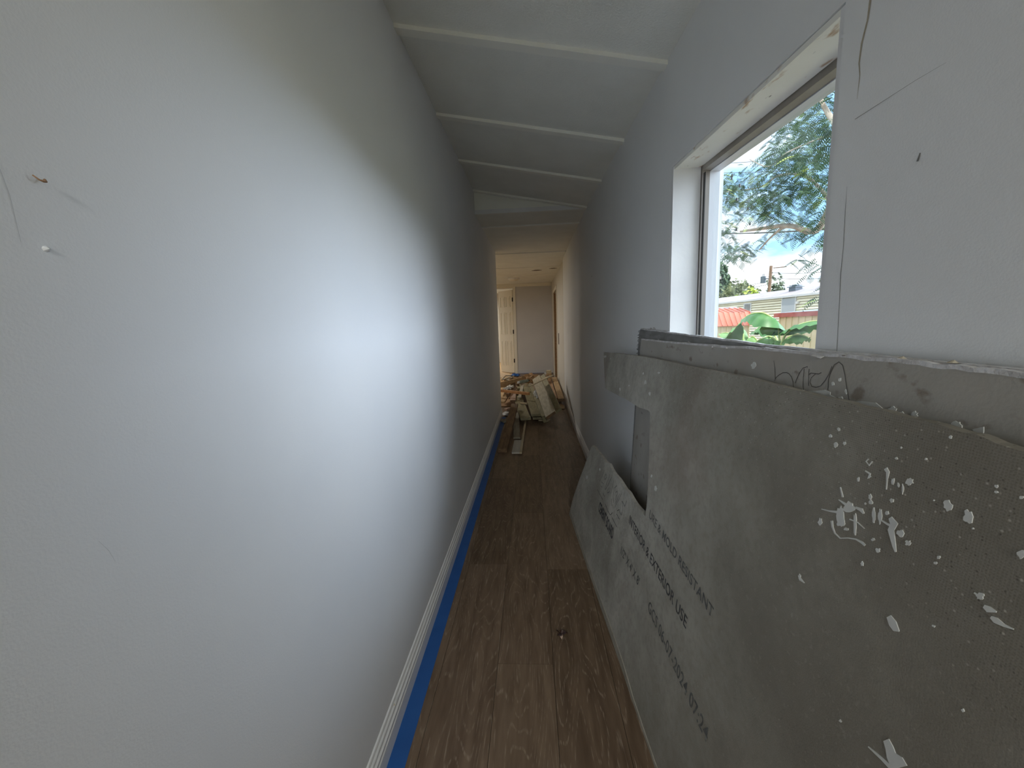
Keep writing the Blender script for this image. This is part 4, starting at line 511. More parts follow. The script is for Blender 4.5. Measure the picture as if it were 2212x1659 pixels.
PENCIL = [[(0.7512, 1.085), (0.7483, 1.0916), (0.74, 1.0979), (0.7303, 1.1029), (0.7203, 1.1045), (0.7124, 1.1029), (0.7052, 1.0979), (0.7, 1.0903), (0.6958, 1.0786), (0.6927, 1.075)], [(0.761, 1.1229), (0.7554, 1.1093), (0.7496, 1.0879)], [(0.6937, 1.0888), (0.6916, 1.0964), (0.6868, 1.1075), (0.6796, 1.117), (0.6691, 1.1204), (0.6692, 1.1181)], [(0.6767, 1.1165), (0.6758, 1.1008), (0.6734, 1.0861), (0.6684, 1.075)], [(0.6647, 1.117), (0.6643, 1.1069), (0.6607, 1.0888)], [(0.6634, 1.1078), (0.6597, 1.1106), (0.6422, 1.1111), (0.6367, 1.114)], [(0.6491, 1.1103), (0.6571, 1.1032), (0.6588, 1.0953), (0.6533, 1.0891), (0.6439, 1.089), (0.6345, 1.0927), (0.6267, 1.1027), (0.6204, 1.1144), (0.6171, 1.1262)], [(0.6182, 1.0885), (0.6205, 1.105), (0.618, 1.1161), (0.6131, 1.1288), (0.6051, 1.1337), (0.5973, 1.1295), (0.5904, 1.1158), (0.5851, 1.1014), (0.5804, 1.0898), (0.5743, 1.0772)]]
LOGO = [[(1.8103, 0.5071), (1.8361, 0.461), (1.8547, 0.4311)], [(1.7729, 0.5014), (1.7493, 0.4955), (1.772, 0.4743), (1.7916, 0.4741), (1.7729, 0.5014)], [(1.821, 0.4418), (1.7847, 0.4475), (1.7992, 0.4226), (1.8202, 0.4231)], [(1.7098, 0.526), (1.7171, 0.5025), (1.7483, 0.4338)], [(1.674, 0.5255), (1.7115, 0.4691), (1.7378, 0.4368)], [(1.6844, 0.4733), (1.6985, 0.4509), (1.6967, 0.4399), (1.6681, 0.4584), (1.6685, 0.4757)], [(1.6346, 0.5257), (1.642, 0.4871), (1.6532, 0.4534)], [(1.8662, 0.3825), (1.808, 0.3809), (1.7492, 0.3828)], [(1.7681, 0.4081), (1.7289, 0.4074)], [(1.5804, 0.5246), (1.6078, 0.5018), (1.6074, 0.4683), (1.5864, 0.4443)], [(1.5801, 0.4917), (1.5681, 0.5052), (1.5521, 0.5041), (1.5612, 0.4864), (1.5637, 0.4661)], [(1.5276, 0.5123), (1.5492, 0.4674), (1.5556, 0.437)], [(1.6255, 0.4459), (1.5999, 0.4239)], [(1.5087, 0.5208), (1.535, 0.4686)], [(1.7001, 0.3846), (1.6474, 0.3776), (1.6035, 0.3795), (1.5765, 0.4044)], [(1.5222, 0.4398), (1.4986, 0.4568), (1.4853, 0.4502), (1.4662, 0.4493), (1.4569, 0.4799), (1.4865, 0.4994)], [(1.4829, 0.5011), (1.4407, 0.498), (1.4304, 0.5256)], [(1.5234, 0.4257), (1.4792, 0.4243)], [(1.5737, 0.3834), (1.493, 0.3837)]]
TXT = {'INTERIOR & EXTERIOR USE': [(1.3698, 0.4679), (0.8728, 0.4525), (1.3589, 0.4991)], 'URE & MOLD RESISTANT': [(1.196, 0.5798), (0.7756, 0.5609), (1.1924, 0.6056)], 'GCS 06-07-2024 07:24': [(1.0967, 0.3267), (0.7247, 0.3074), (1.0965, 0.3607)], '1/2" X 4\' X 8\'': [(1.4031, 0.3242), (1.19, 0.3356), (1.4006, 0.3548)], 'CEMENT BOARD': [(1.7896, 0.3103), (1.5225, 0.3106), (1.7734, 0.3562)]}
BAN = [([[2.95, 4.758, 0.904], [2.95, 4.78, 1.041], [2.95, 4.815, 1.123], [2.75, 4.625, 1.234], [2.75, 4.81, 1.289], [2.75, 5.054, 1.276], [2.75, 5.242, 1.211]], 0.26), ([[2.95, 4.732, 0.905], [2.95, 4.653, 1.032], [2.9, 4.448, 1.108], [2.9, 4.272, 1.156], [2.9, 4.106, 1.172], [2.9, 3.893, 1.155]], 0.28), ([[3.0, 4.811, 0.884], [3.0, 4.733, 0.958], [3.0, 4.616, 1.01], [3.0, 4.479, 1.022], [3.0, 4.331, 0.99]], 0.17), ([[2.95, 4.773, 0.876], [2.95, 4.842, 0.957], [2.95, 4.985, 0.998], [2.8, 4.914, 0.96], [2.8, 5.107, 0.853]], 0.22), ([[3.2, 5.172, 0.897], [3.2, 5.29, 1.014], [3.2, 5.473, 1.131], [3.2, 5.632, 1.1], [3.2, 5.831, 1.006]], 0.2), ([[2.6, 5.475, 0.93], [2.6, 5.245, 1.035], [2.6, 5.079, 1.119], [2.6, 4.976, 1.188]], 0.22), ([[2.85, 5.33, 0.84], [2.85, 5.362, 0.944], [2.85, 5.385, 1.068], [2.85, 5.452, 1.161]], 0.14), ([[2.9, 5.378, 0.836], [2.9, 5.321, 0.944], [2.9, 5.217, 0.989], [2.9, 5.085, 0.91]], 0.14), ([[3.1, 5.902, 0.851], [3.1, 6.112, 0.977], [3.1, 6.328, 1.024], [3.1, 6.586, 0.999]], 0.16)]
TCL = [[7.62, 16.2, 6.31, 0.48], [8.13, 17.31, 6.71, 0.51], [6.87, 13.84, 5.73, 0.57], [7.66, 15.12, 6.04, 0.62], [6.46, 11.93, 5.04, 0.56], [7.23, 12.95, 5.34, 0.61], [6.86, 11.31, 4.7, 0.67], [7.71, 12.8, 5.25, 0.75], [6.72, 10.85, 5.12, 0.64], [7.7, 11.93, 5.4, 0.7], [7.21, 10.63, 4.33, 0.75], [6.37, 9.47, 4.14, 0.67], [7.4, 11.59, 4.71, 0.61], [7.22, 11.51, 4.62, 0.61], [6.56, 11.3, 4.28, 0.47], [7.0, 12.13, 4.55, 0.5], [7.54, 15.9, 5.62, 0.37], [7.07, 14.76, 5.35, 0.35], [7.55, 14.96, 4.98, 0.35], [6.58, 12.81, 4.57, 0.3], [7.19, 15.44, 4.15, 0.45], [7.74, 16.73, 4.59, 0.49], [7.66, 15.12, 3.92, 0.53], [6.9, 13.63, 3.6, 0.48], [6.98, 12.61, 3.62, 0.22], [8.18, 14.61, 3.96, 0.26], [8.05, 13.27, 4.31, 0.47], [7.79, 12.95, 4.14, 0.46], [6.5, 9.92, 3.26, 0.29], [7.74, 11.99, 3.67, 0.35], [7.85, 11.43, 3.87, 0.54], [6.76, 9.58, 3.36, 0.45], [6.21, 8.9, 2.65, 0.26], [8.16, 11.57, 3.18, 0.34], [6.47, 8.95, 2.24, 0.16], [7.78, 10.73, 2.43, 0.19], [7.84, 11.44, 2.62, 0.27], [6.72, 9.83, 2.41, 0.23], [8.06, 11.29, 2.15, 0.13], [6.88, 9.63, 1.99, 0.11], [6.32, 8.95, 1.64, 0.08], [6.73, 9.57, 1.66, 0.09], [6.4, 9.07, 5.02, 0.75], [8.0, 11.87, 6.16, 0.98], [7.76, 11.96, 6.42, 0.85], [7.96, 12.52, 6.5, 0.88], [7.23, 12.05, 6.75, 0.5], [6.76, 11.12, 6.3, 0.46], [7.24, 10.21, 6.29, 0.6], [7.6, 10.89, 6.7, 0.64], [7.58, 11.12, 7.02, 0.52], [7.26, 10.71, 6.82, 0.5], [6.85, 10.79, 6.56, 0.38], [7.89, 12.53, 7.46, 0.44], [7.42, 10.29, 7.02, 0.42], [8.09, 11.28, 7.71, 0.47], [7.5, 13.02, 6.57, 0.34], [7.0, 12.04, 6.12, 0.31], [7.78, 16.71, 6.97, 0.3], [6.71, 14.37, 6.25, 0.25], [6.4, 13.7, 4.51, 0.23], [6.71, 14.33, 4.66, 0.24], [7.0, 9.76, 4.12, 0.46], [6.36, 8.84, 3.94, 0.42], [6.52, 12.25, 4.7, 0.43], [6.92, 12.88, 4.83, 0.46], [7.13, 14.48, 3.45, 0.24], [7.17, 14.64, 3.47, 0.24], [7.02, 11.4, 5.68, 0.4], [7.29, 12.04, 5.83, 0.43], [7.84, 16.11, 4.84, 0.42], [8.06, 16.77, 4.89, 0.43], [7.08, 13.42, 3.5, 0.4], [6.26, 12.04, 3.19, 0.35], [6.68, 13.94, 3.6, 0.3], [7.53, 15.65, 3.79, 0.33], [8.05, 14.1, 4.77, 0.5], [6.28, 11.14, 4.14, 0.39], [7.08, 14.12, 5.31, 0.42], [6.61, 13.43, 5.26, 0.4], [7.68, 11.85, 2.94, 0.14], [6.47, 10.05, 2.62, 0.12], [6.34, 9.64, 4.91, 0.45], [6.54, 9.91, 5.14, 0.47], [7.48, 13.19, 6.13, 0.39], [7.99, 14.06, 6.28, 0.41]]
LIMB = [[[7.2, 8.999, 1.048], [7.2, 9.267, 3.273], [7.2, 9.535, 4.811]], [[7.0, 9.27, 4.711], [7.0, 9.648, 5.303], [7.0, 10.215, 6.121], [7.0, 10.588, 6.829]], [[7.2, 9.393, 4.086], [7.2, 9.963, 3.871], [7.2, 10.511, 3.374], [7.0, 11.2, 3.703], [7.0, 12.366, 3.919], [7.0, 13.668, 4.138]], [[6.6, 9.027, 4.992], [6.6, 9.703, 5.207], [6.6, 10.834, 5.391], [6.6, 11.602, 5.361], [6.6, 12.557, 5.925]], [[7.0, 10.219, 3.314], [7.0, 11.293, 3.691], [7.0, 11.892, 3.612], [7.0, 12.545, 3.329]], [[7.3, 10.101, 3.909], [7.3, 11.15, 4.919], [7.3, 12.346, 5.36], [7.3, 13.268, 5.357], [7.3, 15.709, 6.027]], [[7.2, 9.371, 3.885], [7.2, 9.847, 2.796], [7.2, 10.218, 2.09]]]
DEB=[
('timber', 'long brown timber on the floor beside the blue tape, nearest of the scrap pile', [-0.316, 3.633, 0.04], [-0.254, 5.132, 0.2], 0.089, 0.038, 0, 'brown'),
('scrap_board', 'grey weathered board lying right of the long brown timber', [-0.192, 4.07, 0.03], [-0.246, 5.228, 0.05], 0.075, 0.02, 0, 'grey'),
('trim_offcut', 'short white painted trim offcut lying flat nearest the camera', [-0.181, 3.58, 0.022], [-0.174, 3.995, 0.022], 0.085, 0.018, 0, 'white'),
('wooden_strip', 'thin pale wooden strip lying right of the white trim offcut', [-0.135, 3.553, 0.03], [-0.108, 4.833, 0.03], 0.024, 0.018, 0, 'pale'),
('deck_board', 'greenish deck board with square end, leftmost of the deck boards', [-0.102, 4.689, 0.1], [-0.255, 6.084, 0.14], 0.13, 0.03, 0, 'deck'),
('deck_board', 'wide greenish deck board in the middle, lying flat beside the tilted board', [0.037, 4.801, 0.12], [-0.129, 6.965, 0.2], 0.135, 0.03, 0, 'deck'),
('deck_board', 'dark greenish deck board lying underneath the wide flat one', [0.063, 4.833, 0.07], [-0.026, 6.336, 0.08], 0.15, 0.03, 0, 'deck'),
('deck_board', 'narrow deck board standing on edge left of the tilted board', [0.122, 4.643, 0.13], [-0.039, 6.187, 0.3], 0.05, 0.09, 0.25, 'deck'),
('deck_board', 'big pale deck board tilted on its side and leaning on the pile', [0.194, 4.467, 0.19], [0.048, 6.009, 0.44], 0.135, 0.032, 0.6, 'palewood'),
('deck_board', 'tilted deck board with dark cut, behind the big pale one', [0.302, 4.77, 0.17], [0.156, 6.584, 0.4], 0.095, 0.03, 0.6, 'deck'),
('wooden_wedge', 'tapered plank with pale edge lying across the tilted boards', [-0.046, 4.891, 0.47], [0.264, 5.903, 0.47], 0.05, 0.012, 0.3, 'pale'),
('stud_offcut', 'reddish stud against the right wall, left one of the pair', [0.327, 5.781, 0.14], [0.333, 8.143, 0.15], 0.085, 0.04, 0, 'red'),
('stud_offcut', 'tan stud touching the right wall, right one of the pair', [0.42, 5.719, 0.14], [0.461, 8.214, 0.15], 0.095, 0.045, 0, 'tan'),
('wooden_stick', 'orange pine stick lying level across the left of the pile', [-0.62, 6.047, 0.27], [-0.06, 5.588, 0.27], 0.04, 0.04, 0, 'orange'),
('stud_offcut', 'pinkish stud pointing at the camera below the orange stick', [-0.307, 5.654, 0.15], [-0.348, 6.932, 0.2], 0.085, 0.04, 0, 'pink'),
('scrap_board', 'narrow grey lath lying under the right part of the orange stick', [-0.211, 5.762, 0.17], [-0.188, 6.939, 0.2], 0.05, 0.015, 0, 'greyl'),
('plank', 'long tan plank on edge lying behind the plastic sheet', [-0.631, 6.193, 0.33], [-0.163, 7.228, 0.3], 0.03, 0.09, 0, 'tan'),
('wooden_stick', 'brown square stick slanting along the plastic sheet', [-0.399, 5.922, 0.2], [-0.34, 6.926, 0.26], 0.05, 0.05, 0, 'brown'),
('plank', 'light tan plank end poking from the left wall corner below the orange stick', [-0.478, 5.716, 0.12], [-0.417, 6.365, 0.16], 0.09, 0.03, 0, 'tan'),
('wooden_stick', 'tiny pale stick lying across the ends of the deck boards', [-0.194, 5.463, 0.15], [-0.087, 5.401, 0.15], 0.025, 0.02, 0, 'pale'),
('wooden_chip', 'dark chip with pale edge beside the tiny pale stick', [-0.261, 5.618, 0.12], [-0.219, 5.682, 0.12], 0.03, 0.02, 0, 'brown'),
('cardboard_piece', 'brown cardboard piece flat on the floor by the left wall end', [-0.422, 5.892, 0.015], [-0.453, 6.706, 0.015], 0.28, 0.012, 0, 'card'),
('wooden_block', 'pinkish wooden block on the cardboard beside the left wall', [-0.417, 5.564, 0.04], [-0.362, 5.651, 0.04], 0.05, 0.035, 0, 'pink'),
('scrap_board', 'small grey board piece at the floor by the left baseboard', [-0.425, 4.878, 0.03], [-0.359, 4.921, 0.03], 0.12, 0.025, 0, 'grey'),
('scrap_board', 'flat pale board piece tucked below the end of the tilted board', [0.075, 4.938, 0.02], [0.2, 4.893, 0.02], 0.09, 0.015, 0, 'pale'),
('wooden_block', 'small wedge block on the floor beneath the studs by the right wall', [0.399, 5.754, 0.05], [0.427, 5.604, 0.05], 0.07, 0.04, 0, 'tan'),
('wooden_block', 'pale wooden block lying right of the spray can', [-0.117, 6.303, 0.3], [-0.083, 6.296, 0.3], 0.08, 0.045, 0, 'pale'),
('wooden_block', 'pale block on the top of the pile by the end wall, upper of two', [0.282, 7.688, 0.36], [0.363, 7.666, 0.36], 0.1, 0.06, 0, 'pale'),
('wooden_block', 'brown block below the pale block by the end wall', [0.277, 7.901, 0.28], [0.378, 7.876, 0.28], 0.12, 0.27, 0, 'tan'),
('wooden_stick', 'thin white stick slanting at the far left of the pile', [-0.596, 7.326, 0.25], [-0.404, 8.308, 0.2], 0.02, 0.02, 0, 'white'),
('wooden_stick', 'thin white stick lower left in front of the far white one', [-0.655, 8.069, 0.2], [-0.446, 7.451, 0.22], 0.018, 0.018, 0, 'greyl'),
('plank', 'dark brown plank lying crosswise deep in the pile left of the spray can', [-0.571, 7.112, 0.18], [-0.278, 7.21, 0.18], 0.14, 0.03, 0, 'brown'),
('plank', 'brown plank underneath the pinkish stud', [-0.398, 6.508, 0.1], [-0.323, 7.454, 0.1], 0.16, 0.03, 0, 'brown'),
('plank', 'greenish plank lying beneath the narrow grey lath', [-0.202, 6.361, 0.12], [-0.226, 7.321, 0.14], 0.14, 0.03, 0, 'deck'),
('plank', 'reddish plank behind the spray can near the end wall', [-0.266, 7.282, 0.26], [0.047, 7.301, 0.26], 0.14, 0.04, 0, 'red'),
('plank', 'brown plank right of the crumpled paper toward the end wall', [0.178, 7.235, 0.22], [0.252, 7.72, 0.26], 0.14, 0.04, 0, 'brown'),
('plank', 'dark plank under the two studs by the right wall', [0.322, 6.457, 0.09], [0.299, 8.101, 0.1], 0.14, 0.04, 0, 'brown'),
('plank', 'wide brown plank under the wad of blue tape at the back of the pile', [-0.517, 8.692, 0.135], [-0.261, 8.633, 0.135], 0.2, 0.13, 0, 'brown'),
('plank', 'tan plank beneath the thin white sticks at the far left of the pile', [-0.699, 7.991, 0.18], [-0.452, 8.232, 0.18], 0.3, 0.17, 0, 'tan'),
]

def Xfront(y, z):
    xb = .214 + (2.37 - y) * .0637; return xb + (.43 - xb) * z / 1.06
def Xmid(y, z): return .392 + (.465 - .392) * z / 1.144
def sheet(poly, xf, th, name, m, parent, step=.06, zflat=False):
    """a flat (y, z) outline cut into a fine grid, laid on the surface xf and given thickness"""
    b = bmesh.new(); vs = [b.verts.new((0, y, z)) for y, z in poly]; f = b.faces.new(vs); f.normal_update()
    bmesh.ops.triangulate(b, faces=[f])
    ys = [p[0] for p in poly]; zs = [p[1] for p in poly]
    y = min(ys) + step
    while y < max(ys):
        bmesh.ops.bisect_plane(b, geom=b.verts[:] + b.edges[:] + b.faces[:], plane_co=(0, y, 0), plane_no=(0, 1, 0)); y += step
    z = min(zs) + step
    while z < max(zs):
        bmesh.ops.bisect_plane(b, geom=b.verts[:] + b.edges[:] + b.faces[:], plane_co=(0, 0, z), plane_no=(0, 0, 1)); z += step
    for v in b.verts: v.co.x = xf(v.co.y, v.co.z)
    r = bmesh.ops.extrude_face_region(b, geom=b.faces[:])
    for v in [g for g in r['geom'] if isinstance(g, bmesh.types.BMVert)]: v.co.x += th
    bmesh.ops.recalc_face_normals(b, faces=b.faces)
    off = root_off(parent) if parent else Vector((0, 0, 0))
    for v in b.verts: v.co -= off
    me = bpy.data.meshes.new(name); b.to_mesh(me); b.free(); me.materials.append(m)
    o = bpy.data.objects.new(name, me); COL.objects.link(o); o.parent = parent
    return o
def rough(pts, amp, n=3):
    out = []
    for (a, b), (c, d) in zip(pts, pts[1:]):
        for k in range(n): t = k / n; out.append((a + (c - a) * t + (random.uniform(-amp, amp) if k else 0), b + (d - b) * t + (random.uniform(-amp, amp) if k else 0)))
    return out + [pts[-1]]
fb = empty('cement_board', (.33, 1.2, 0), 'large grey cement board with a rectangular notch and printed text, leaning in front', 'board')
low = rough(LOWE[:26], .002, 2) + [(2.37, .03), (2.37, 0.0)]
near = [(.05, 0.0), (.05, .3), (.055, .7), (.06, 1.072)]
outline = rough(TOPE, .0015, 3) ; outline = outline[::-1]     # near -> far along the top
poly = [(.06, 1.072)] + outline + low + near[:3]
sheet(poly, Xfront, .0127, 'board_panel', cement, fb)
sheet([(.06, .0)] + [(2.36, .0)] + [(2.365, .026)] + rough([(2.2, .024), (1.9, .022), (1.6, .024), (1.4, .028), (1.22, .027), (1.1, .012), (1.0, .010), (.85, .014), (.6, .018), (.3, .016), (.06, .018)], .002, 2),
      lambda y, z: Xfront(y, z) - .003, .004, 'taped_edge', bandm, fb, step=.12)
def blobs(polys, xf, name, m, parent, off=.0009):
    b = bmesh.new()
    o3 = root_off(parent)
    for pl in polys:
        vs = [b.verts.new((0, y, z)) for y, z in pl]
        try: f = b.faces.new(vs); f.normal_update()
        except ValueError: continue
    bmesh.ops.triangulate(b, faces=b.faces[:])
    for v in b.verts: v.co.x = xf(v.co.y, v.co.z) - off
    r = bmesh.ops.extrude_face_region(b, geom=b.faces[:])
    for v in [g for g in r['geom'] if isinstance(g, bmesh.types.BMVert)]: v.co.x += off + .0006
    bmesh.ops.recalc_face_normals(b, faces=b.faces)
    for v in b.verts: v.co -= o3
    me = bpy.data.meshes.new(name); b.to_mesh(me); b.free(); me.materials.append(m)
    o = bpy.data.objects.new(name, me); COL.objects.link(o); o.parent = parent; return o
for pl in PB: blobs([pl], Xfront, 'paint_drop', paintw, fb)
# printed lettering
def text_on(s, p0, p1, ptop, m, parent, bold=0.0, shear=0.0):
    cu = bpy.data.curves.new('txt', 'FONT'); cu.body = s; cu.size = 1.0; cu.offset = bold; cu.resolution_u = 4; cu.space_character = 1.05
    o = bpy.data.objects.new('txt', cu); COL.objects.link(o); bpy.context.view_layer.update()
    me = bpy.data.meshes.new_from_object(o.evaluated_get(bpy.context.evaluated_depsgraph_get()))
    bpy.data.objects.remove(o); bpy.data.curves.remove(cu)
    xs = [v.co.x for v in me.vertices]; x0, x1 = min(xs), max(xs)
    h = ptop[1] - p0[1]; off = root_off(parent)
    for v in me.vertices:
        t = (v.co.x - x0) / (x1 - x0); y = p0[0] + (p1[0] - p0[0]) * t; z = p0[1] + (p1[1] - p0[1]) * t + v.co.y / .70 * h
        v.co = Vector((Xfront(y, z) - .0007, y, z)) - off
    me.materials.clear(); me.materials.append(m); me.name = 'printed_text'
    q = bpy.data.objects.new('printed_text', me); COL.objects.link(q); q.parent = parent; return q
for s, (a, b_, c) in TXT.items():
    dk = s.startswith('INTERIOR') or s.startswith('CEMENT')
    text_on(s, a, b_, c, inkdark if dk else ink, fb, bold=.035 if s.startswith('CEMENT') else .012)
mb = MB()
for st in LOGO: ribbon(mb, st, .0032, Xfront, .0007)
part(mb, 'printed_logo', ink, fb)
# cracks in the upper arm
mb = MB(); ribbon(mb, [(1.415, 1.035), (1.412, 1.0), (1.418, .98), (1.414, .955)], [.003, .002, .003, .002], Xfront)
part(mb, 'hairline_crack', crackm, fb)
# second sheet: drywall
dm = empty('drywall_sheet', (.42, .9, 0), 'pale brown drywall sheet with pencil scribble and white paint drips, second in the leaning stack', 'board')
topm = [(.0, 1.140), (.39, 1.141), (.499, 1.144), (.623, 1.144), (.823, 1.144), (1.15, 1.140), (1.40, 1.139), (1.669, 1.140)]
polym = rough(topm, .0012, 6) + [(1.676, 1.09), (1.672, 1.02), (1.665, .8), (1.66, .4), (1.655, 0)] + [(0, 0)]
sheet(polym, Xmid, .0095, 'drywall_panel', drym, dm)
te = MB()
tp = rough(topm, .0012, 8)
n = len(tp)
for i in range(n - 1):
    (y0, z0), (y1, z1) = tp[i], tp[i + 1]; j = random.uniform(.0, .0025)
    te.hexa([(Xmid(y0, z0) - .0006, y0, z0 - .004), (Xmid(y0, z0) + .0093, y0, z0 - .003), (Xmid(y1, z1) + .0093, y1, z1 - .003), (Xmid(y1, z1) - .0006, y1, z1 - .004),
             (Xmid(y0, z0) - .0004, y0, z0 + .001 + j * .3), (Xmid(y0, z0) + .0093, y0, z0 + .001), (Xmid(y1, z1) + .0093, y1, z1 + .001), (Xmid(y1, z1) - .0004, y1, z1 + .001 + j * .3)])
for y in (1.2, 1.17, .85, .80, .60, .655, 1.45, 1.02, .95):      # torn paper fibres
    z = 1.142; te.obox((Xmid(y, z) + .003, y, z), (Xmid(y, z) - .004, y - random.uniform(.004, .02), z + random.uniform(-.008, .006)), .004, .0006)
part(te, 'torn_paper_edge', dryedge, dm)
for pl in PD: blobs([pl], Xmid, 'paint_drop', paintw, dm)
mb = MB()
for st in PENCIL: ribbon(mb, st, .0011, Xmid, .0007)
part(mb, 'pencil_scribble', pencil, dm)
mb = MB(); mb.obox((Xmid(.66, 1.145) - .001, .662, 1.141), (Xmid(.66, 1.145) - .004, .636, 1.139), .006, .001, .5)
part(mb, 'torn_paper_flap', dryedge, dm)
# third sheet, tight to the wall
db = empty('drywall_sheet', (.45, .9, 0), 'grey-backed drywall sheet leaning right against the wall under the window, rearmost in the stack', 'board')
Xback = lambda y, z: .418 + (.4765 - .418) * z / 1.17
topb = [(.0, 1.139), (.5, 1.1445), (.824, 1.150), (1.012, 1.158), (1.3, 1.168), (1.52, 1.176), (1.725, 1.183)]
polyb = rough(topb, .0012, 6) + [(1.745, 1.165), (1.748, 1.12), (1.742, 1.0), (1.74, .6), (1.735, .3), (1.73, 0), (0, 0)]
sheet(polyb, Xback, .0095, 'drywall_panel', dryback, db)
te = MB(); tp = rough(topb, .0012, 8)
for (y0, z0), (y1, z1) in zip(tp, tp[1:]):
    te.hexa([(Xback(y0, z0) - .0006, y0, z0 - .003), (Xback(y0, z0) + .0095, y0, z0 - .003), (Xback(y1, z1) + .0095, y1, z1 - .003), (Xback(y1, z1) - .0006, y1, z1 - .003),
             (Xback(y0, z0) - .0004, y0, z0 + .0015), (Xback(y0, z0) + .0092, y0, z0 + .001), (Xback(y1, z1) + .0092, y1, z1 + .001), (Xback(y1, z1) - .0004, y1, z1 + .0015)])
for k in range(9):
    y = 1.70 - k * .02; te.obox((Xback(y, 1.18) + .004, y, 1.182), (Xback(y, 1.18) - .003, y - .006, 1.182 + random.uniform(-.004, .006)), .006, .001)
part(te, 'torn_paper_edge', dryedge, db)
mb = MB()
for k in range(14):
    z = 1.08 + k * .0075; y = 1.746; mb.obox((Xback(y, z) + .012, y, z), (Xback(y, z) - .002, y + random.uniform(.003, .012), z + random.uniform(-.006, .006)), .008, .002)
part(mb, 'crumbled_core', blackp, db)
# plaster crumbs lying on the sheet's top edge near the window
for (y, w_, lb) in ((.515, .006, 'greenish plaster crumb on top edge of the drywall, nearer the window'), (.455, .005, 'brownish plaster crumb on top edge of the drywall, farther from the window')):
    mb = MB(); z = 1.1455; x = Xmid(y, z) + .006
    ring_ = [(x + .005 * math.cos(a), y + w_ * math.sin(a), z) for a in [i * PI / 4 for i in range(8)]]
    mb.add(ring_ + [(x, y - .002, z + .0035), (x + .001, y + .002, z + .0025)], [(i, (i + 1) % 8, 8 if i in (3, 4, 5, 6) else 9) for i in range(8)] + [(0, 8, 9), (3, 8, 9)])
    thing(mb, 'plaster_crumb', stainm, lb, 'crumb', (x, y, z))

# ================================================================= FLOOR: DRIED LEAF
bug = empty('dried_leaf', (.083, 1.36, 0), 'small dark curled dried leaf on the floor, pale at one tip', 'leaf')
mb = MB()
def lobe(mb, a, l, w, z):
    c, s = math.cos(a), math.sin(a); ps = [(0, 0, .003), (.35, .5, z), (.7, .4, z * 1.3), (1, 0, z * .6), (.7, -.4, z), (.35, -.5, z * .5)]
    vs = [(.083 + (u * l) * c - (v * w) * s, 1.365 + (u * l) * s + (v * w) * c, max(q, .001)) for u, v, q in ps]
    mb.add(vs + [(x, y, z_ + .0012) for x, y, z_ in vs], [(0, 1, 2, 3, 4, 5), (11, 10, 9, 8, 7, 6)] + [(i, (i + 1) % 6, 6 + (i + 1) % 6, 6 + i) for i in range(6)])
for a, l, w, z in ((.1, .028, .010, .010), (.5, .016, .006, .014), (2.3, .028, .006, .008), (1.6, .016, .005, .012), (3.6, .016, .010, .006), (-1.9, .016, .012, .01)): lobe(mb, a, l, w, z)
part(mb, 'leaf_blade', bugm, bug)
mb = MB(); lobe(mb, -1.5, .030, .014, .012); part(mb, 'leaf_tip', bugl, bug)['label'] = 'pale pinkish tip'

# ================================================================= DEBRIS PILE
for n_, lb, p0, p1, w_, t_, rl, mk in DEB:
    p0 = Vector(p0); p1 = Vector(p1); mb = MB()
    low_ = min(p0.z, p1.z) - t_ - abs(math.sin(rl)) * w_ / 2
    if low_ < .001:
        d = .001 - low_; p0.z += d; p1.z += d
    rl = -rl
    if n_ in ('wooden_wedge',): mb.obox(p0, p1, w_, t_, rl, taper=2.6)
    else: mb.obox(p0, p1, w_, t_, rl)
    o = thing(mb, n_, W[mk], lb, 'wood' if 'card' not in mk else 'cardboard', (p0.x, p0.y, max(0, min(p0.z, p1.z) - t_)), group='scrap lumber piled on the hallway floor', bevel=.002)
    # end grain / saw-cut end, a darker face of its own
    a = (p1 - p0).normalized()
    if n_ in ('timber', 'stud_offcut', 'wooden_stick') or (n_ == 'deck_board'):
        q = MB().obox(p0 - a * .0015, p0 + a * .0005, w_ * .96, t_ * .96, rl)
        q.v = [tuple(Vector(v) - Vector((0, 0, t_ * .02))) for v in q.v]
        part(q, 'cut_end', W['brown'] if mk != 'deck' else W['deck'], o)
# crumpled things
def crumple(cx, cy, cz, rx, ry, rz, n=10, amp=.35, seed=1.0, rot=0.0):
    mb = MB(); m_ = n // 2 + 2; c, s = math.cos(rot), math.sin(rot)
    for i in range(m_ + 1):
        th = PI * i / m_
        for j in range(n):
            ph = 2 * PI * j / n; d = Vector((math.sin(th) * math.cos(ph), math.sin(th) * math.sin(ph), math.cos(th)))
            k = 1 + amp * noise.noise(d * 2.3 + Vector((seed, seed * 2, 0))) + amp * .7 * noise.noise(d * 6 + Vector((0, seed, 3)))
            x, y, z = d.x * rx * k, d.y * ry * k, d.z * rz * k
            mb.v.append((cx + x * c - y * s, cy + x * s + y * c, max(cz + z, .002)))
    for i in range(m_):
        for j in range(n): a0 = i * n + j; b0 = i * n + (j + 1) % n; mb.f.append((a0, b0, b0 + n, a0 + n))
    return mb
thing(crumple(-.41, 6.35, .235, .055, .22, .02, 18, .9, 2.0, -.25), 'plastic_sheet', plasticm, 'crumpled shiny plastic sheet lying on the left of the lumber pile', 'plastic', (-.4, 6.3, .2))
thing(crumple(-.05, 6.75, .33, .13, .10, .075, 16, .7, 5.0), 'crumpled_paper', paperm, 'crumpled brown paper on top of the pile behind the spray can', 'paper', (-.05, 6.75, .27))
thing(crumple(.03, 5.5, .27, .028, .022, .035, 12, .8, 8.0), 'crumpled_foil', plasticm, 'crumpled white plastic scrap beside the left edge of the big tilted board, larger of two', 'plastic', (.03, 5.5, .24))
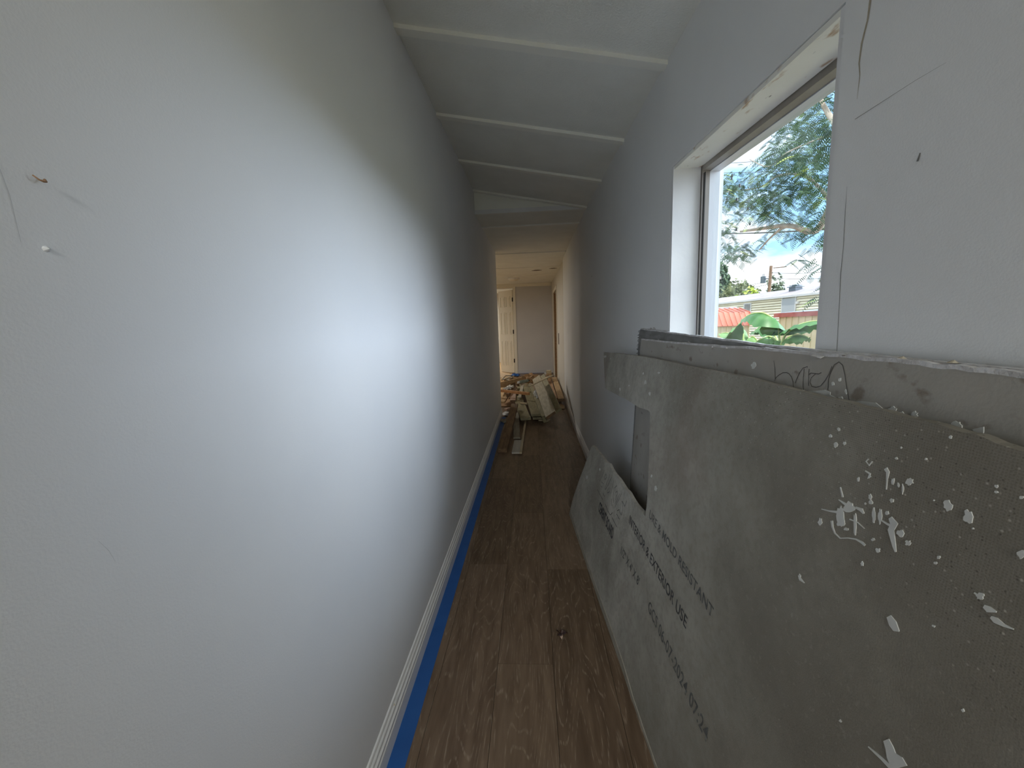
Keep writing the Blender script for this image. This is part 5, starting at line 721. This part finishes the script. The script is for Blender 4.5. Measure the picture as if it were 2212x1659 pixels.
thing(crumple(.055, 5.40, .235, .014, .014, .022, 10, .8, 9.0), 'crumpled_foil', plasticm, 'tiny white plastic scrap just below the larger one by the tilted board', 'plastic', (.055, 5.4, .22))
thing(crumple(.255, 7.63, .30, .018, .018, .02, 10, .8, 11.0), 'crumpled_foil', plasticm, 'tiny white scrap at the back of the pile beside the stacked blocks', 'plastic', (.255, 7.63, .28))
thing(crumple(-.39, 5.32, .02, .045, .11, .022, 14, .4, 13.0), 'printed_bag', printp, 'white printed paper bag on the floor left of the brown timber', 'bag', (-.39, 5.32, 0))
thing(crumple(-.39, 8.66, .165, .09, .05, .035, 14, .6, 17.0), 'tape_wad', tapem, 'wad of bright blue tape at the back of the pile near the door', 'tape', (-.39, 8.66, .135))
can = empty('spray_can', (-.155, 6.35, .30), 'grey-green spray can lying across the lumber pile', 'can')
mb = MB(); mb.tube([(-.225, 6.30, .325), (-.085, 6.40, .335)], .028, 14); part(mb, 'can_body', canm, can, smooth=False)
mb = MB(); mb.tube([(-.250, 6.283, .323), (-.225, 6.30, .325)], .020, 12); part(mb, 'cap', plasticm, can)
mb = MB(); mb.tube([(-.085, 6.40, .335), (-.055, 6.422, .337)], .012, 10); part(mb, 'nozzle', blackp, can)
# wire loop at the left
mb = MB(); mb.tube([(-.60, 7.6, .22), (-.56, 7.9, .25), (-.44, 7.95, .24), (-.40, 7.7, .22), (-.52, 7.5, .2)], .008, 6)
thing(mb, 'bent_wire', blackp, 'bent dark wire loop at the far left of the lumber pile', 'wire', (-.5, 7.7, .2))

# ================================================================= SIX PANEL DOOR
door = empty('door_1', (DX1 - .03, 10.50, 0), kind='structure')
ux, uy = -math.cos(math.radians(48)), math.sin(math.radians(48))
HX, HY, DW, DH = DX1 - .035, 10.50, .61, 2.245
def dp(u, v, z): # u along leaf from hinge, v out of the visible face (towards camera-left)
    nx, ny = -uy, ux * 1.0
    nx, ny = (ux * 0 - uy, ux)  # left normal
    if ny > 0: nx, ny = -nx, -ny
    return (HX + ux * u + nx * v, HY + uy * u + ny * v, z)
def dbox(mb, u0, u1, v0, v1, z0, z1):
    return mb.hexa([dp(u0, v0, z0), dp(u1, v0, z0), dp(u1, v1, z0), dp(u0, v1, z0), dp(u0, v0, z1), dp(u1, v0, z1), dp(u1, v1, z1), dp(u0, v1, z1)])
mb = MB(); dbox(mb, .012, DW, -.035, 0, .01, DH)
leaf = part(mb, 'door_leaf', doorw, door)
for z0, z1 in ((.20, .88), (1.06, 1.66), (1.80, 2.08)):
    for u0, u1 in ((.09, .275), (.335, .52)):
        mb = MB()
        for a, b, c, d in ((u0, u1, z0, z0 + .012), (u0, u1, z1 - .012, z1), (u0, u0 + .012, z0 + .012, z1 - .012), (u1 - .012, u1, z0 + .012, z1 - .012)): dbox(mb, a, b, 0, .016, c, d)
        dbox(mb, u0 + .04, u1 - .04, 0, .012, z0 + .04, z1 - .04)
        part(mb, 'door_panel', doorw, leaf)
for z in (.30, 1.08, 1.93):
    mb = MB(); mb.box(HX - .012, HX + .022, HY - .075, HY - .035, z, z + .10); mb.tube([(HX + .005, HY - .08, z - .005), (HX + .005, HY - .08, z + .105)], .009, 8)
    part(mb, 'hinge', hingem, door)
structure(MB().box(DX1 - .018, DX1 - .001, 10.425, 10.535, 0, DZ), 'trim_door_jamb', doorw)
structure(MB().box(DX1 - .006, DX1 + .055, 10.412, 10.43, 0, DZ + .06), 'trim_door_casing', doorw)
structure(MB().box(DX0 - .055, DX1 - .006, 10.412, 10.43, DZ, DZ + .06), 'trim_door_casing_head', doorw)
# flush ceiling light in the far section
lt = empty('ceiling_light', (-.37, 8.9, zF(8.9)), 'round white flush ceiling light near the far door', 'ceiling light')
mb = MB(); z = zF(8.9); mb.tube([(-.37, 8.9, z - .03), (-.37, 8.9, z + .005)], .13, 24); part(mb, 'light_base', trimw, lt)
mb = MB()
for i in range(6):
    pass
rr = [(.115, -.03), (.105, -.045), (.07, -.058), (.0, -.063)]
b0 = len(mb.v)
for r_, dz in rr[:-1]:
    for j in range(20): mb.v.append((-.37 + r_ * math.cos(j * PI / 10), 8.9 + r_ * math.sin(j * PI / 10), z + dz))
mb.v.append((-.37, 8.9, z - .063))
for i in range(2):
    for j in range(20): mb.f.append((i * 20 + j, i * 20 + (j + 1) % 20, (i + 1) * 20 + (j + 1) % 20, (i + 1) * 20 + j))
for j in range(20): mb.f.append((40 + j, 40 + (j + 1) % 20, 60))
part(mb, 'light_diffuser', doorw, lt, smooth=True)

for x, y, z, r, lb in ((.2, -3.0, 2.45, .25, 'round fixture added for the fill lamp in the unseen room behind the camera'), (-2.1, 7.6, zF(7.6), .15, 'round fixture added for the fill lamp in the room left of the lumber pile'), (-1.6, 12.2, zF(12.2), .15, 'round fixture added for the fill lamp in the room behind the white door')):
    thing(MB().tube([(x, y, z - .05), (x, y, z - .001)], r + .02, 24), 'ceiling_light', trimw, lb, 'ceiling light', (x, y, z))  # out-of-view fixtures added to go with the fill lamps
# ================================================================= OUTDOORS
GZ = -.8
g = MB().box(.7, 90, -40, 120, GZ - .2, GZ); g.box(-60, -4.1, -40, 120, GZ - .2, GZ); g.box(-4.1, .7, 14.3, 120, GZ - .2, GZ); g.box(-4.1, .7, -40, -5.3, GZ - .2, GZ)
structure(g, 'ground', grass)
structure(MB().box(.705, 2.6, -6, 9, GZ, GZ + .04), 'ground_bounce_slab', mat('pale_bounce_slab', (.58, .57, .50), .9, (.68, .67, .60), 3))  # unseen pale slab added to bounce sunlight up onto the hallway ceiling
structure(MB().box(.665, .70, -5.2, 14.2, GZ, WZ0 - .05), 'wall_outer_skirt', exteriorm)
# neighbouring mobile home
A = Vector((13, 28, 0)); U = Vector((.207, -.9783, 0)); NN = Vector((.9783, .207, 0))
def hp(s, d, z): return tuple(A + U * s + NN * d + Vector((0, 0, z)))
def hbox(mb, s0, s1, d0, d1, z0, z1):
    return mb.hexa([hp(s0, d0, z0), hp(s1, d0, z0), hp(s1, d1, z0), hp(s0, d1, z0), hp(s0, d0, z1), hp(s1, d0, z1), hp(s1, d1, z1), hp(s0, d1, z1)])
house = empty('mobile_home', hp(5, 2, GZ), 'long cream-sided mobile home with faded metal roof seen through the window', 'house')
part(hbox(MB(), -3, 15, .03, 4.4, GZ, 2.42), 'house_wall', sidgap, house)
mb = MB(); z = GZ + .1
while z < 2.36:
    mb.hexa([hp(-3, -.03, z), hp(15, -.03, z), hp(15, .03, z), hp(-3, .03, z), hp(-3, .015, z + .112), hp(15, .015, z + .112), hp(15, .03, z + .112), hp(-3, .03, z + .112)]); z += .142
tag(part(mb, 'siding', sidm, house), kind='stuff')
for k in range(12):
    s0 = -3.2 + k * 1.55; mb = MB()
    mb.hexa([hp(s0, -.12, 2.46), hp(s0 + 1.53, -.12, 2.46), hp(s0 + 1.53, 2.2, 3.0), hp(s0, 2.2, 3.0), hp(s0, -.12, 2.49), hp(s0 + 1.53, -.12, 2.49), hp(s0 + 1.53, 2.2, 3.03), hp(s0, 2.2, 3.03)])
    hbox(mb, s0 + 1.50, s0 + 1.55, -.12, -.10, 2.49, 2.51)
    part(mb, 'roof_panel', roofm, house)
mb = MB(); mb.hexa([hp(-3.2, 2.2, 3.0), hp(15.4, 2.2, 3.0), hp(15.4, 4.5, 2.46), hp(-3.2, 4.5, 2.46), hp(-3.2, 2.2, 3.03), hp(15.4, 2.2, 3.03), hp(15.4, 4.5, 2.49), hp(-3.2, 4.5, 2.49)]); part(mb, 'roof_rear', roofm, house)
part(hbox(MB(), -3.2, 15.4, -.13, -.10, 2.40, 2.50), 'gutter', whitem, house)
w_ = part(hbox(MB(), 2.5, 3.12, -.04, .02, 1.70, 2.30), 'window', whitem, house)
part(hbox(MB(), 2.58, 3.04, -.05, -.03, 1.74, 2.24), 'pane', mat('dark_pane', (.10, .10, .10), .15, (.25, .24, .22), 9, stretch=(6, 6, .2)), w_)
d_ = part(hbox(MB(), 5.42, 6.22, -.05, .02, .35, 2.36), 'door', greyd, house)
part(hbox(MB(), 5.36, 5.42, -.06, .02, .35, 2.42), 'door_frame', whitem, house); part(hbox(MB(), 6.22, 6.28, -.06, .02, .35, 2.42), 'door_frame', whitem, house)
part(hbox(MB(), 6.36, 6.46, -.14, .0, 2.02, 2.14), 'porch_light', whitem, house)
mb = MB(); hbox(mb, 4.4, 4.85, 1.3, 1.75, 2.75, 3.05); part(mb, 'roof_vent', transm, house)
mb = MB(); hbox(mb, 4.33, 4.92, 1.23, 1.82, 3.05, 3.09); hbox(mb, 4.4, 4.85, 1.3, 1.75, 3.12, 3.16); hbox(mb, 4.5, 4.75, 1.4, 1.65, 3.09, 3.2); part(mb, 'vent_cap', transm, house)
# red-roofed barn shed, its eave facing us
shed = empty('garden_shed', (5.8, 13.2, GZ), 'beige corrugated shed with a red barn-style metal roof', 'shed')
part(MB().box(4.6, 6.58, 12.08, 15.2, GZ, 1.12), 'shed_wall', corrm, shed)
mb = MB(); x = 4.62
while x < 6.55: mb.box(x, x + .025, 12.05, 12.08, GZ, 1.1); x += .16
tag(part(mb, 'wall_rib', corrm, shed), kind='stuff')
RS = [(12.0, 1.06), (12.28, 1.45), (12.9, 1.60)]
x = 4.5
while x < 6.6:
    mb = MB(); x1 = x + .155
    for (ya, za), (yb, zb) in zip(RS, RS[1:]):
        mb.hexa([(x, ya, za), (x1, ya, za), (x1, yb, zb), (x, yb, zb), (x, ya, za + .015), (x1, ya, za + .015), (x1, yb, zb + .015), (x, yb, zb + .015)])
        mb.hexa([(x1 - .012, ya - .01, za + .01), (x1 + .006, ya - .01, za + .01), (x1 + .006, yb - .01, zb + .01), (x1 - .012, yb - .01, zb + .01), (x1 - .012, ya - .025, za + .035), (x1 + .006, ya - .025, za + .035), (x1 + .006, yb - .01, zb + .04), (x1 - .012, yb - .01, zb + .04)])
    part(mb, 'roof_panel', roofred, shed); x = x1
part(MB().hexa([(4.5, 13.0, 1.60), (6.67, 13.0, 1.60), (6.67, 15.4, 1.06), (4.5, 15.4, 1.06), (4.5, 13.0, 1.62), (6.67, 13.0, 1.62), (6.67, 15.4, 1.08), (4.5, 15.4, 1.08)]), 'roof_rear', roofred, shed)
part(MB().box(4.5, 6.60, 12.88, 13.02, 1.61, 1.66), 'ridge_cap', whitem, shed)
part(MB().add([(6.56, 12.1, 1.05), (6.56, 12.35, 1.42), (6.56, 12.95, 1.58), (6.56, 15.2, 1.05), (6.6, 12.1, 1.05), (6.6, 12.35, 1.42), (6.6, 12.95, 1.58), (6.6, 15.2, 1.05)], [(0, 1, 2, 3), (7, 6, 5, 4), (0, 4, 5, 1), (1, 5, 6, 2), (2, 6, 7, 3), (3, 7, 4, 0)]), 'gable', corrm, shed)
# second shed at the right
sh2 = empty('garden_shed', (8.2, 9.6, GZ), 'cream panelled shed with a flat roof and dark red fascia behind the banana plant', 'shed')
part(MB().box(7.05, 9.6, 7.4, 11.38, GZ, 1.27), 'shed_wall', corrm, sh2)
y = 7.4
while y < 11.3:
    mb = MB().box(7.02, 7.05, y + .01, min(y + .235, 11.38), GZ, 1.27); mb.box(6.995, 7.02, y + .20, min(y + .24, 11.38), GZ, 1.27)
    part(mb, 'wall_panel', corrm, sh2); y += .25
part(MB().box(6.93, 6.97, 7.2, 11.52, 1.27, 1.385), 'fascia', fascr, sh2); part(MB().box(6.97, 9.75, 11.48, 11.52, 1.27, 1.385), 'fascia', fascr, sh2)
part(MB().hexa([(6.95, 7.2, 1.37), (9.75, 7.2, 1.55), (9.75, 11.5, 1.55), (6.95, 11.5, 1.37), (6.95, 7.2, 1.39), (9.75, 7.2, 1.57), (9.75, 11.5, 1.57), (6.95, 11.5, 1.39)]), 'roof', whitem, sh2)
# beige boxed post close outside
post = empty('fence_post', (2.07, 4.45, GZ), 'tall beige boxed post with a cap just outside the window', 'post')
part(MB().box(1.93, 2.06, 4.42, 4.66, GZ, 1.66), 'post_shaft', beigem, post); part(MB().box(1.915, 2.075, 4.405, 4.675, 1.66, 1.69), 'post_cap', beigem, post)
# utility pole
pole = empty('utility_pole', (24, 40.8, GZ), 'brown wooden utility pole carrying a grey transformer', 'utility pole')
part(MB().tube([(24, 40.95, GZ), (24, 40.8, 6.55)], .17, 10, .14), 'pole_shaft', polem, pole)
part(MB().obox((23.9, 40.2, 6.3), (24.3, 38.9, 6.2), .08, .08), 'crossarm', polem, pole)
tr_ = part(MB().tube([(23.6, 41.3, 4.95), (23.6, 41.3, 5.6)], .24, 12), 'transformer', transm, pole)
for dy in (-.1, .1): part(MB().tube([(23.6, 41.3 + dy, 5.6), (23.6, 41.3 + dy, 5.85)], .03, 6), 'insulator', transm, tr_)
part(MB().box(23.6, 24.0, 41.0, 41.1, 5.3, 5.38), 'bracket', transm, pole)
# overhead wires
def wire(p0, p1, sag, r):
    return [tuple(Vector(p0).lerp(Vector(p1), t) + Vector((0, 0, -sag * 4 * t * (1 - t)))) for t in [i / 10 for i in range(11)]], r
WL = [('thin overhead wire, upper of the pair against the blue sky', ((9, 24, 10.2), (9, 11, 5.4)), .1, .011), ('thin overhead wire, lower of the pair against the blue sky', ((9, 24, 9.75), (9, 11, 5.05)), .1, .011),
      ('thick black overhead cable crossing the big tree', ((9, 24, 6.45), (9, 11, 3.55)), .12, .028),
      ('highest thin wire running from the utility pole to the right', ((24, 40.8, 5.9), (24, 24, 4.8)), .5, .02), ('middle thin wire running from the utility pole to the right', ((24, 40.8, 5.4), (24, 24, 4.3)), .5, .02),
      ('upper thin wire running from the utility pole to the left', ((24, 40.8, 5.1), (24, 60, 6.3)), .4, .022), ('lower thin wire running from the utility pole to the left', ((24, 40.8, 4.8), (24, 60, 5.8)), .4, .022)]
for lb, (a, b), sg, r in WL:
    pts, r = wire(a, b, sg, r); thing(MB().tube(pts, r, 5), 'overhead_wire', wirem, lb, 'wire', a, group='overhead wires')

# banana plant
ban = empty('banana_plant', (2.95, 4.85, GZ), 'banana plant with broad arching green leaves outside the window', 'banana plant')
mb = MB(); mb.tube([(2.95, 4.85, GZ), (2.95, 4.83, .3), (2.95, 4.78, .95)], .11, 10, .04); part(mb, 'pseudostem', banm2, ban, smooth=True)
mb = MB(); mb.tube([(2.8, 5.55, GZ), (2.8, 5.5, .3), (2.8, 5.45, .9)], .09, 10, .03); part(mb, 'pseudostem', banm2, ban, smooth=True)
def bez(pts, n):
    P = [Vector(p) for p in pts]; out = []
    P = [P[0] * 2 - P[1]] + P + [P[-1] * 2 - P[-2]]
    for i in range(1, len(P) - 2):
        for k in range(n):
            t = k / n; a, b, c, d = P[i - 1], P[i], P[i + 1], P[i + 2]
            out.append(.5 * ((2 * b) + (c - a) * t + (2 * a - 5 * b + 4 * c - d) * t * t + (3 * b - a - 3 * c + d) * t ** 3))
    return out + [P[-2]]
for i, (pts, wd_) in enumerate(BAN):
    c = bez(pts, 5); n = len(c); mb = MB(); stem0 = .22 if i in (0, 1, 2, 3, 4) else .0
    for j, p in enumerate(c):
        t = j / (n - 1); a = (c[min(j + 1, n - 1)] - c[max(j - 1, 0)]).normalized(); side = a.cross(Vector((0, 0, 1)))
        side = (side.normalized() if side.length > .05 else Vector((0, 1, 0)))
        up = side.cross(a).normalized()
        u = max(0, (t - stem0) / (1 - stem0)); w = wd_ * 1.35 * (math.sin(PI * min(1, u ** .75)) ** .6) * .5 + .004
        droop = .75 if i != 1 else .35
        for k, sg in ((0, -1), (1, -.55), (2, 0), (3, .55), (4, 1)):
            rip = .012 * math.sin(j * 2.1 + k) + .01 * math.sin(j * .9 + i)
            mb.v.append(tuple(p + side * (w * sg) * (1 - .25 * abs(sg)) + Vector((0, 0, -1)) * (droop * w * abs(sg) ** 1.5) + up * (rip * (abs(sg) > 0))))
    for j in range(n - 1):
        for k in range(4): a0 = j * 5 + k; mb.f.append((a0, a0 + 1, a0 + 6, a0 + 5))
    lf = part(mb, 'leaf', banm if i in (0, 1, 4) else banm2, ban, smooth=True)
    part(MB().tube([tuple(q + Vector((0, 0, .004))) for q in c[:-1]], .014, 6, .005), 'midrib', ribm, lf)

# trees
def frond(mb, base, d, L, droop, pairs, pl, lw):
    """a feathery compound leaf: curved spine with narrow leaflets on both sides"""
    side = d.cross(Vector((0, 0, 1)));  side = side.normalized() if side.length > .01 else Vector((1, 0, 0))
    prev = base
    for i in range(1, pairs + 1):
        t = i / pairs; p = base + d * (L * t) + Vector((0, 0, -droop * L * t * t))
        a = (p - prev).normalized()
        for sg in (-1, 1):
            l = pl * math.sin(PI * (.15 + .8 * t)) ; tip = p + (side * sg + a * .55).normalized() * l + Vector((0, 0, -.35 * l))
            w = a * lw * .5
            n0 = len(mb.v); mb.v += [tuple(p - w), tuple(p + w), tuple(tip + w * .8), tuple(tip - w * .8)]; mb.f.append((n0, n0 + 1, n0 + 2, n0 + 3))
        prev = p
tree = empty('shade_tree', (7.2, 7.6, GZ), 'big feathery-leaved tree arching across the upper window view', 'tree')
mb = MB()
for li, pts in enumerate(LIMB):
    r0 = (.20, .09, .10, .025, .05, .05, .05)[li]; r1 = (.13, .03, .035, .012, .015, .012, .015)[li]
    if li == 0: pts = [(7.2, 8.6, GZ)] + pts
    part(MB().tube([tuple(q) for q in bez(pts, 4)], r0, 8, r1), 'trunk' if li == 0 else 'branch', barkm, tree, smooth=True)
rnd = random.Random(5)
mb = MB(); my = MB()
extra = []
for k in range(46):
    a = rnd.uniform(0, 2 * PI); r = rnd.uniform(.6, 3.6); extra.append((7.4 + r * math.cos(a), 6.6 + r * math.sin(a) * 1.1, rnd.uniform(4.3, 8.2) - r * .3, .5))
for (x, y, z, r) in TCL + extra:
    if (x, y, z, r) in extra and y > 8.9 : continue
    nf = max(4, int(20 * (r / .45) ** 2)); nf = min(nf, 60)
    for k in range(nf):
        a = rnd.uniform(0, 2 * PI); q = Vector((x + rnd.gauss(0, r * .42), y + rnd.gauss(0, r * .5), z + rnd.gauss(0, r * .42)))
        d = Vector((math.cos(a), math.sin(a), rnd.uniform(-.45, .25))).normalized()
        tgt = my if rnd.random() < .035 else mb
        frond(tgt, q, d, rnd.uniform(.22, .42), .5, 9, rnd.uniform(.07, .11), .022)
tag(part(mb, 'foliage', leafm, tree), kind='stuff'); tag(part(my, 'yellow_foliage', leafy, tree), kind='stuff')
mb = MB()   # seed pods
for k in range(16):
    x, y, z = 7 + rnd.uniform(-.3, .3), 15.3 - rnd.random() * 2.6, 0; z = 4.6 + (y - 12.7) * .18 + rnd.uniform(-.9, 1.2)
    mb.tube([(x, y, z - .05), (x, y, z), (x, y, z + .05)], .035, 6, .02)
tag(part(mb, 'seed_pods', blackp, tree), kind='stuff')
def blobtree(cx, cy, z0, z1, rx, m, lb, seed, leaf_r=.22, n=900, trunk=True):
    o = empty('background_tree', (cx, cy, GZ), lb, 'tree', 'trees behind the mobile home'); rnd = random.Random(seed); mb = MB()
    cz = (z0 + z1) / 2; rz = (z1 - z0) / 2
    lobes = [(rnd.gauss(0, .42), rnd.gauss(0, .42), rnd.gauss(0, .38), rnd.uniform(.35, .6)) for _ in range(9)] + [(0, 0, 0, .7)]
    for k in range(n):
        l = rnd.choice(lobes); d = Vector((rnd.gauss(0, 1), rnd.gauss(0, 1), rnd.gauss(0, 1))).normalized() * l[3] * rnd.uniform(.65, 1.05)
        p = Vector((cx + (l[0] + d.x) * rx, cy + (l[1] + d.y) * rx, cz + (l[2] + d.z) * rz)); s = leaf_r * rnd.uniform(.6, 1.3)
        a = Vector((rnd.gauss(0, 1), rnd.gauss(0, 1), rnd.gauss(0, 1))).normalized(); b = a.cross(Vector((rnd.gauss(0, 1), rnd.gauss(0, 1), .3))).normalized()
        n0 = len(mb.v); mb.v += [tuple(p - a * s), tuple(p + b * s * .5), tuple(p + a * s), tuple(p - b * s * .5)]; mb.f.append((n0, n0 + 1, n0 + 2, n0 + 3))
    tag(part(mb, 'foliage', m, o), kind='stuff')
    part(MB().tube([(cx, cy, GZ), (cx + .1, cy, cz)], rx * .06 + .06, 8, .04), 'trunk', barkm, o)
blobtree(22, 47.9, .5, 9.6, 2.0, farg[0], 'tall dark green tree left of the others behind the mobile home', 1, .35, 2600)
blobtree(22, 45.6, -.5, 5.2, 2.0, farg[1], 'olive green tree just right of the tall dark tree', 2, .22, 2200)
blobtree(22, 42.0, -.5, 5.8, 2.4, farg[1], 'wide olive tree behind the bright lime tree', 3, .24, 2600)
blobtree(19, 36.2, -.3, 4.05, 1.25, farg[2], 'bright lime green tree above the far end of the mobile home roof', 4, .16, 1600)
blobtree(26, 43.0, -.5, 4.6, 1.5, farg[3], 'small grey-green tree right of the lime tree, left of the pole', 5, .22, 1300)
blobtree(27, 44.0, -.5, 4.6, 1.0, farg[3], 'low grey-green tree directly left of the utility pole', 6, .22, 1100)
blobtree(24, 35.6, -.5, 4.3, 2.0, farg[0], 'dark low tree just right of the utility pole', 7, .24, 1600)
blobtree(24, 31.2, -.5, 4.7, 2.0, farg[3], 'grey-green tree behind the roof vent', 8, .24, 1500)
blobtree(24, 27.6, -.5, 4.6, 2.0, farg[1], 'low olive tree right of the roof vent', 9, .24, 1500)
blobtree(24, 23.6, -.5, 4.2, 2.2, farg[3], 'low tree at the right edge behind the mobile home roof', 10, .24, 1400)
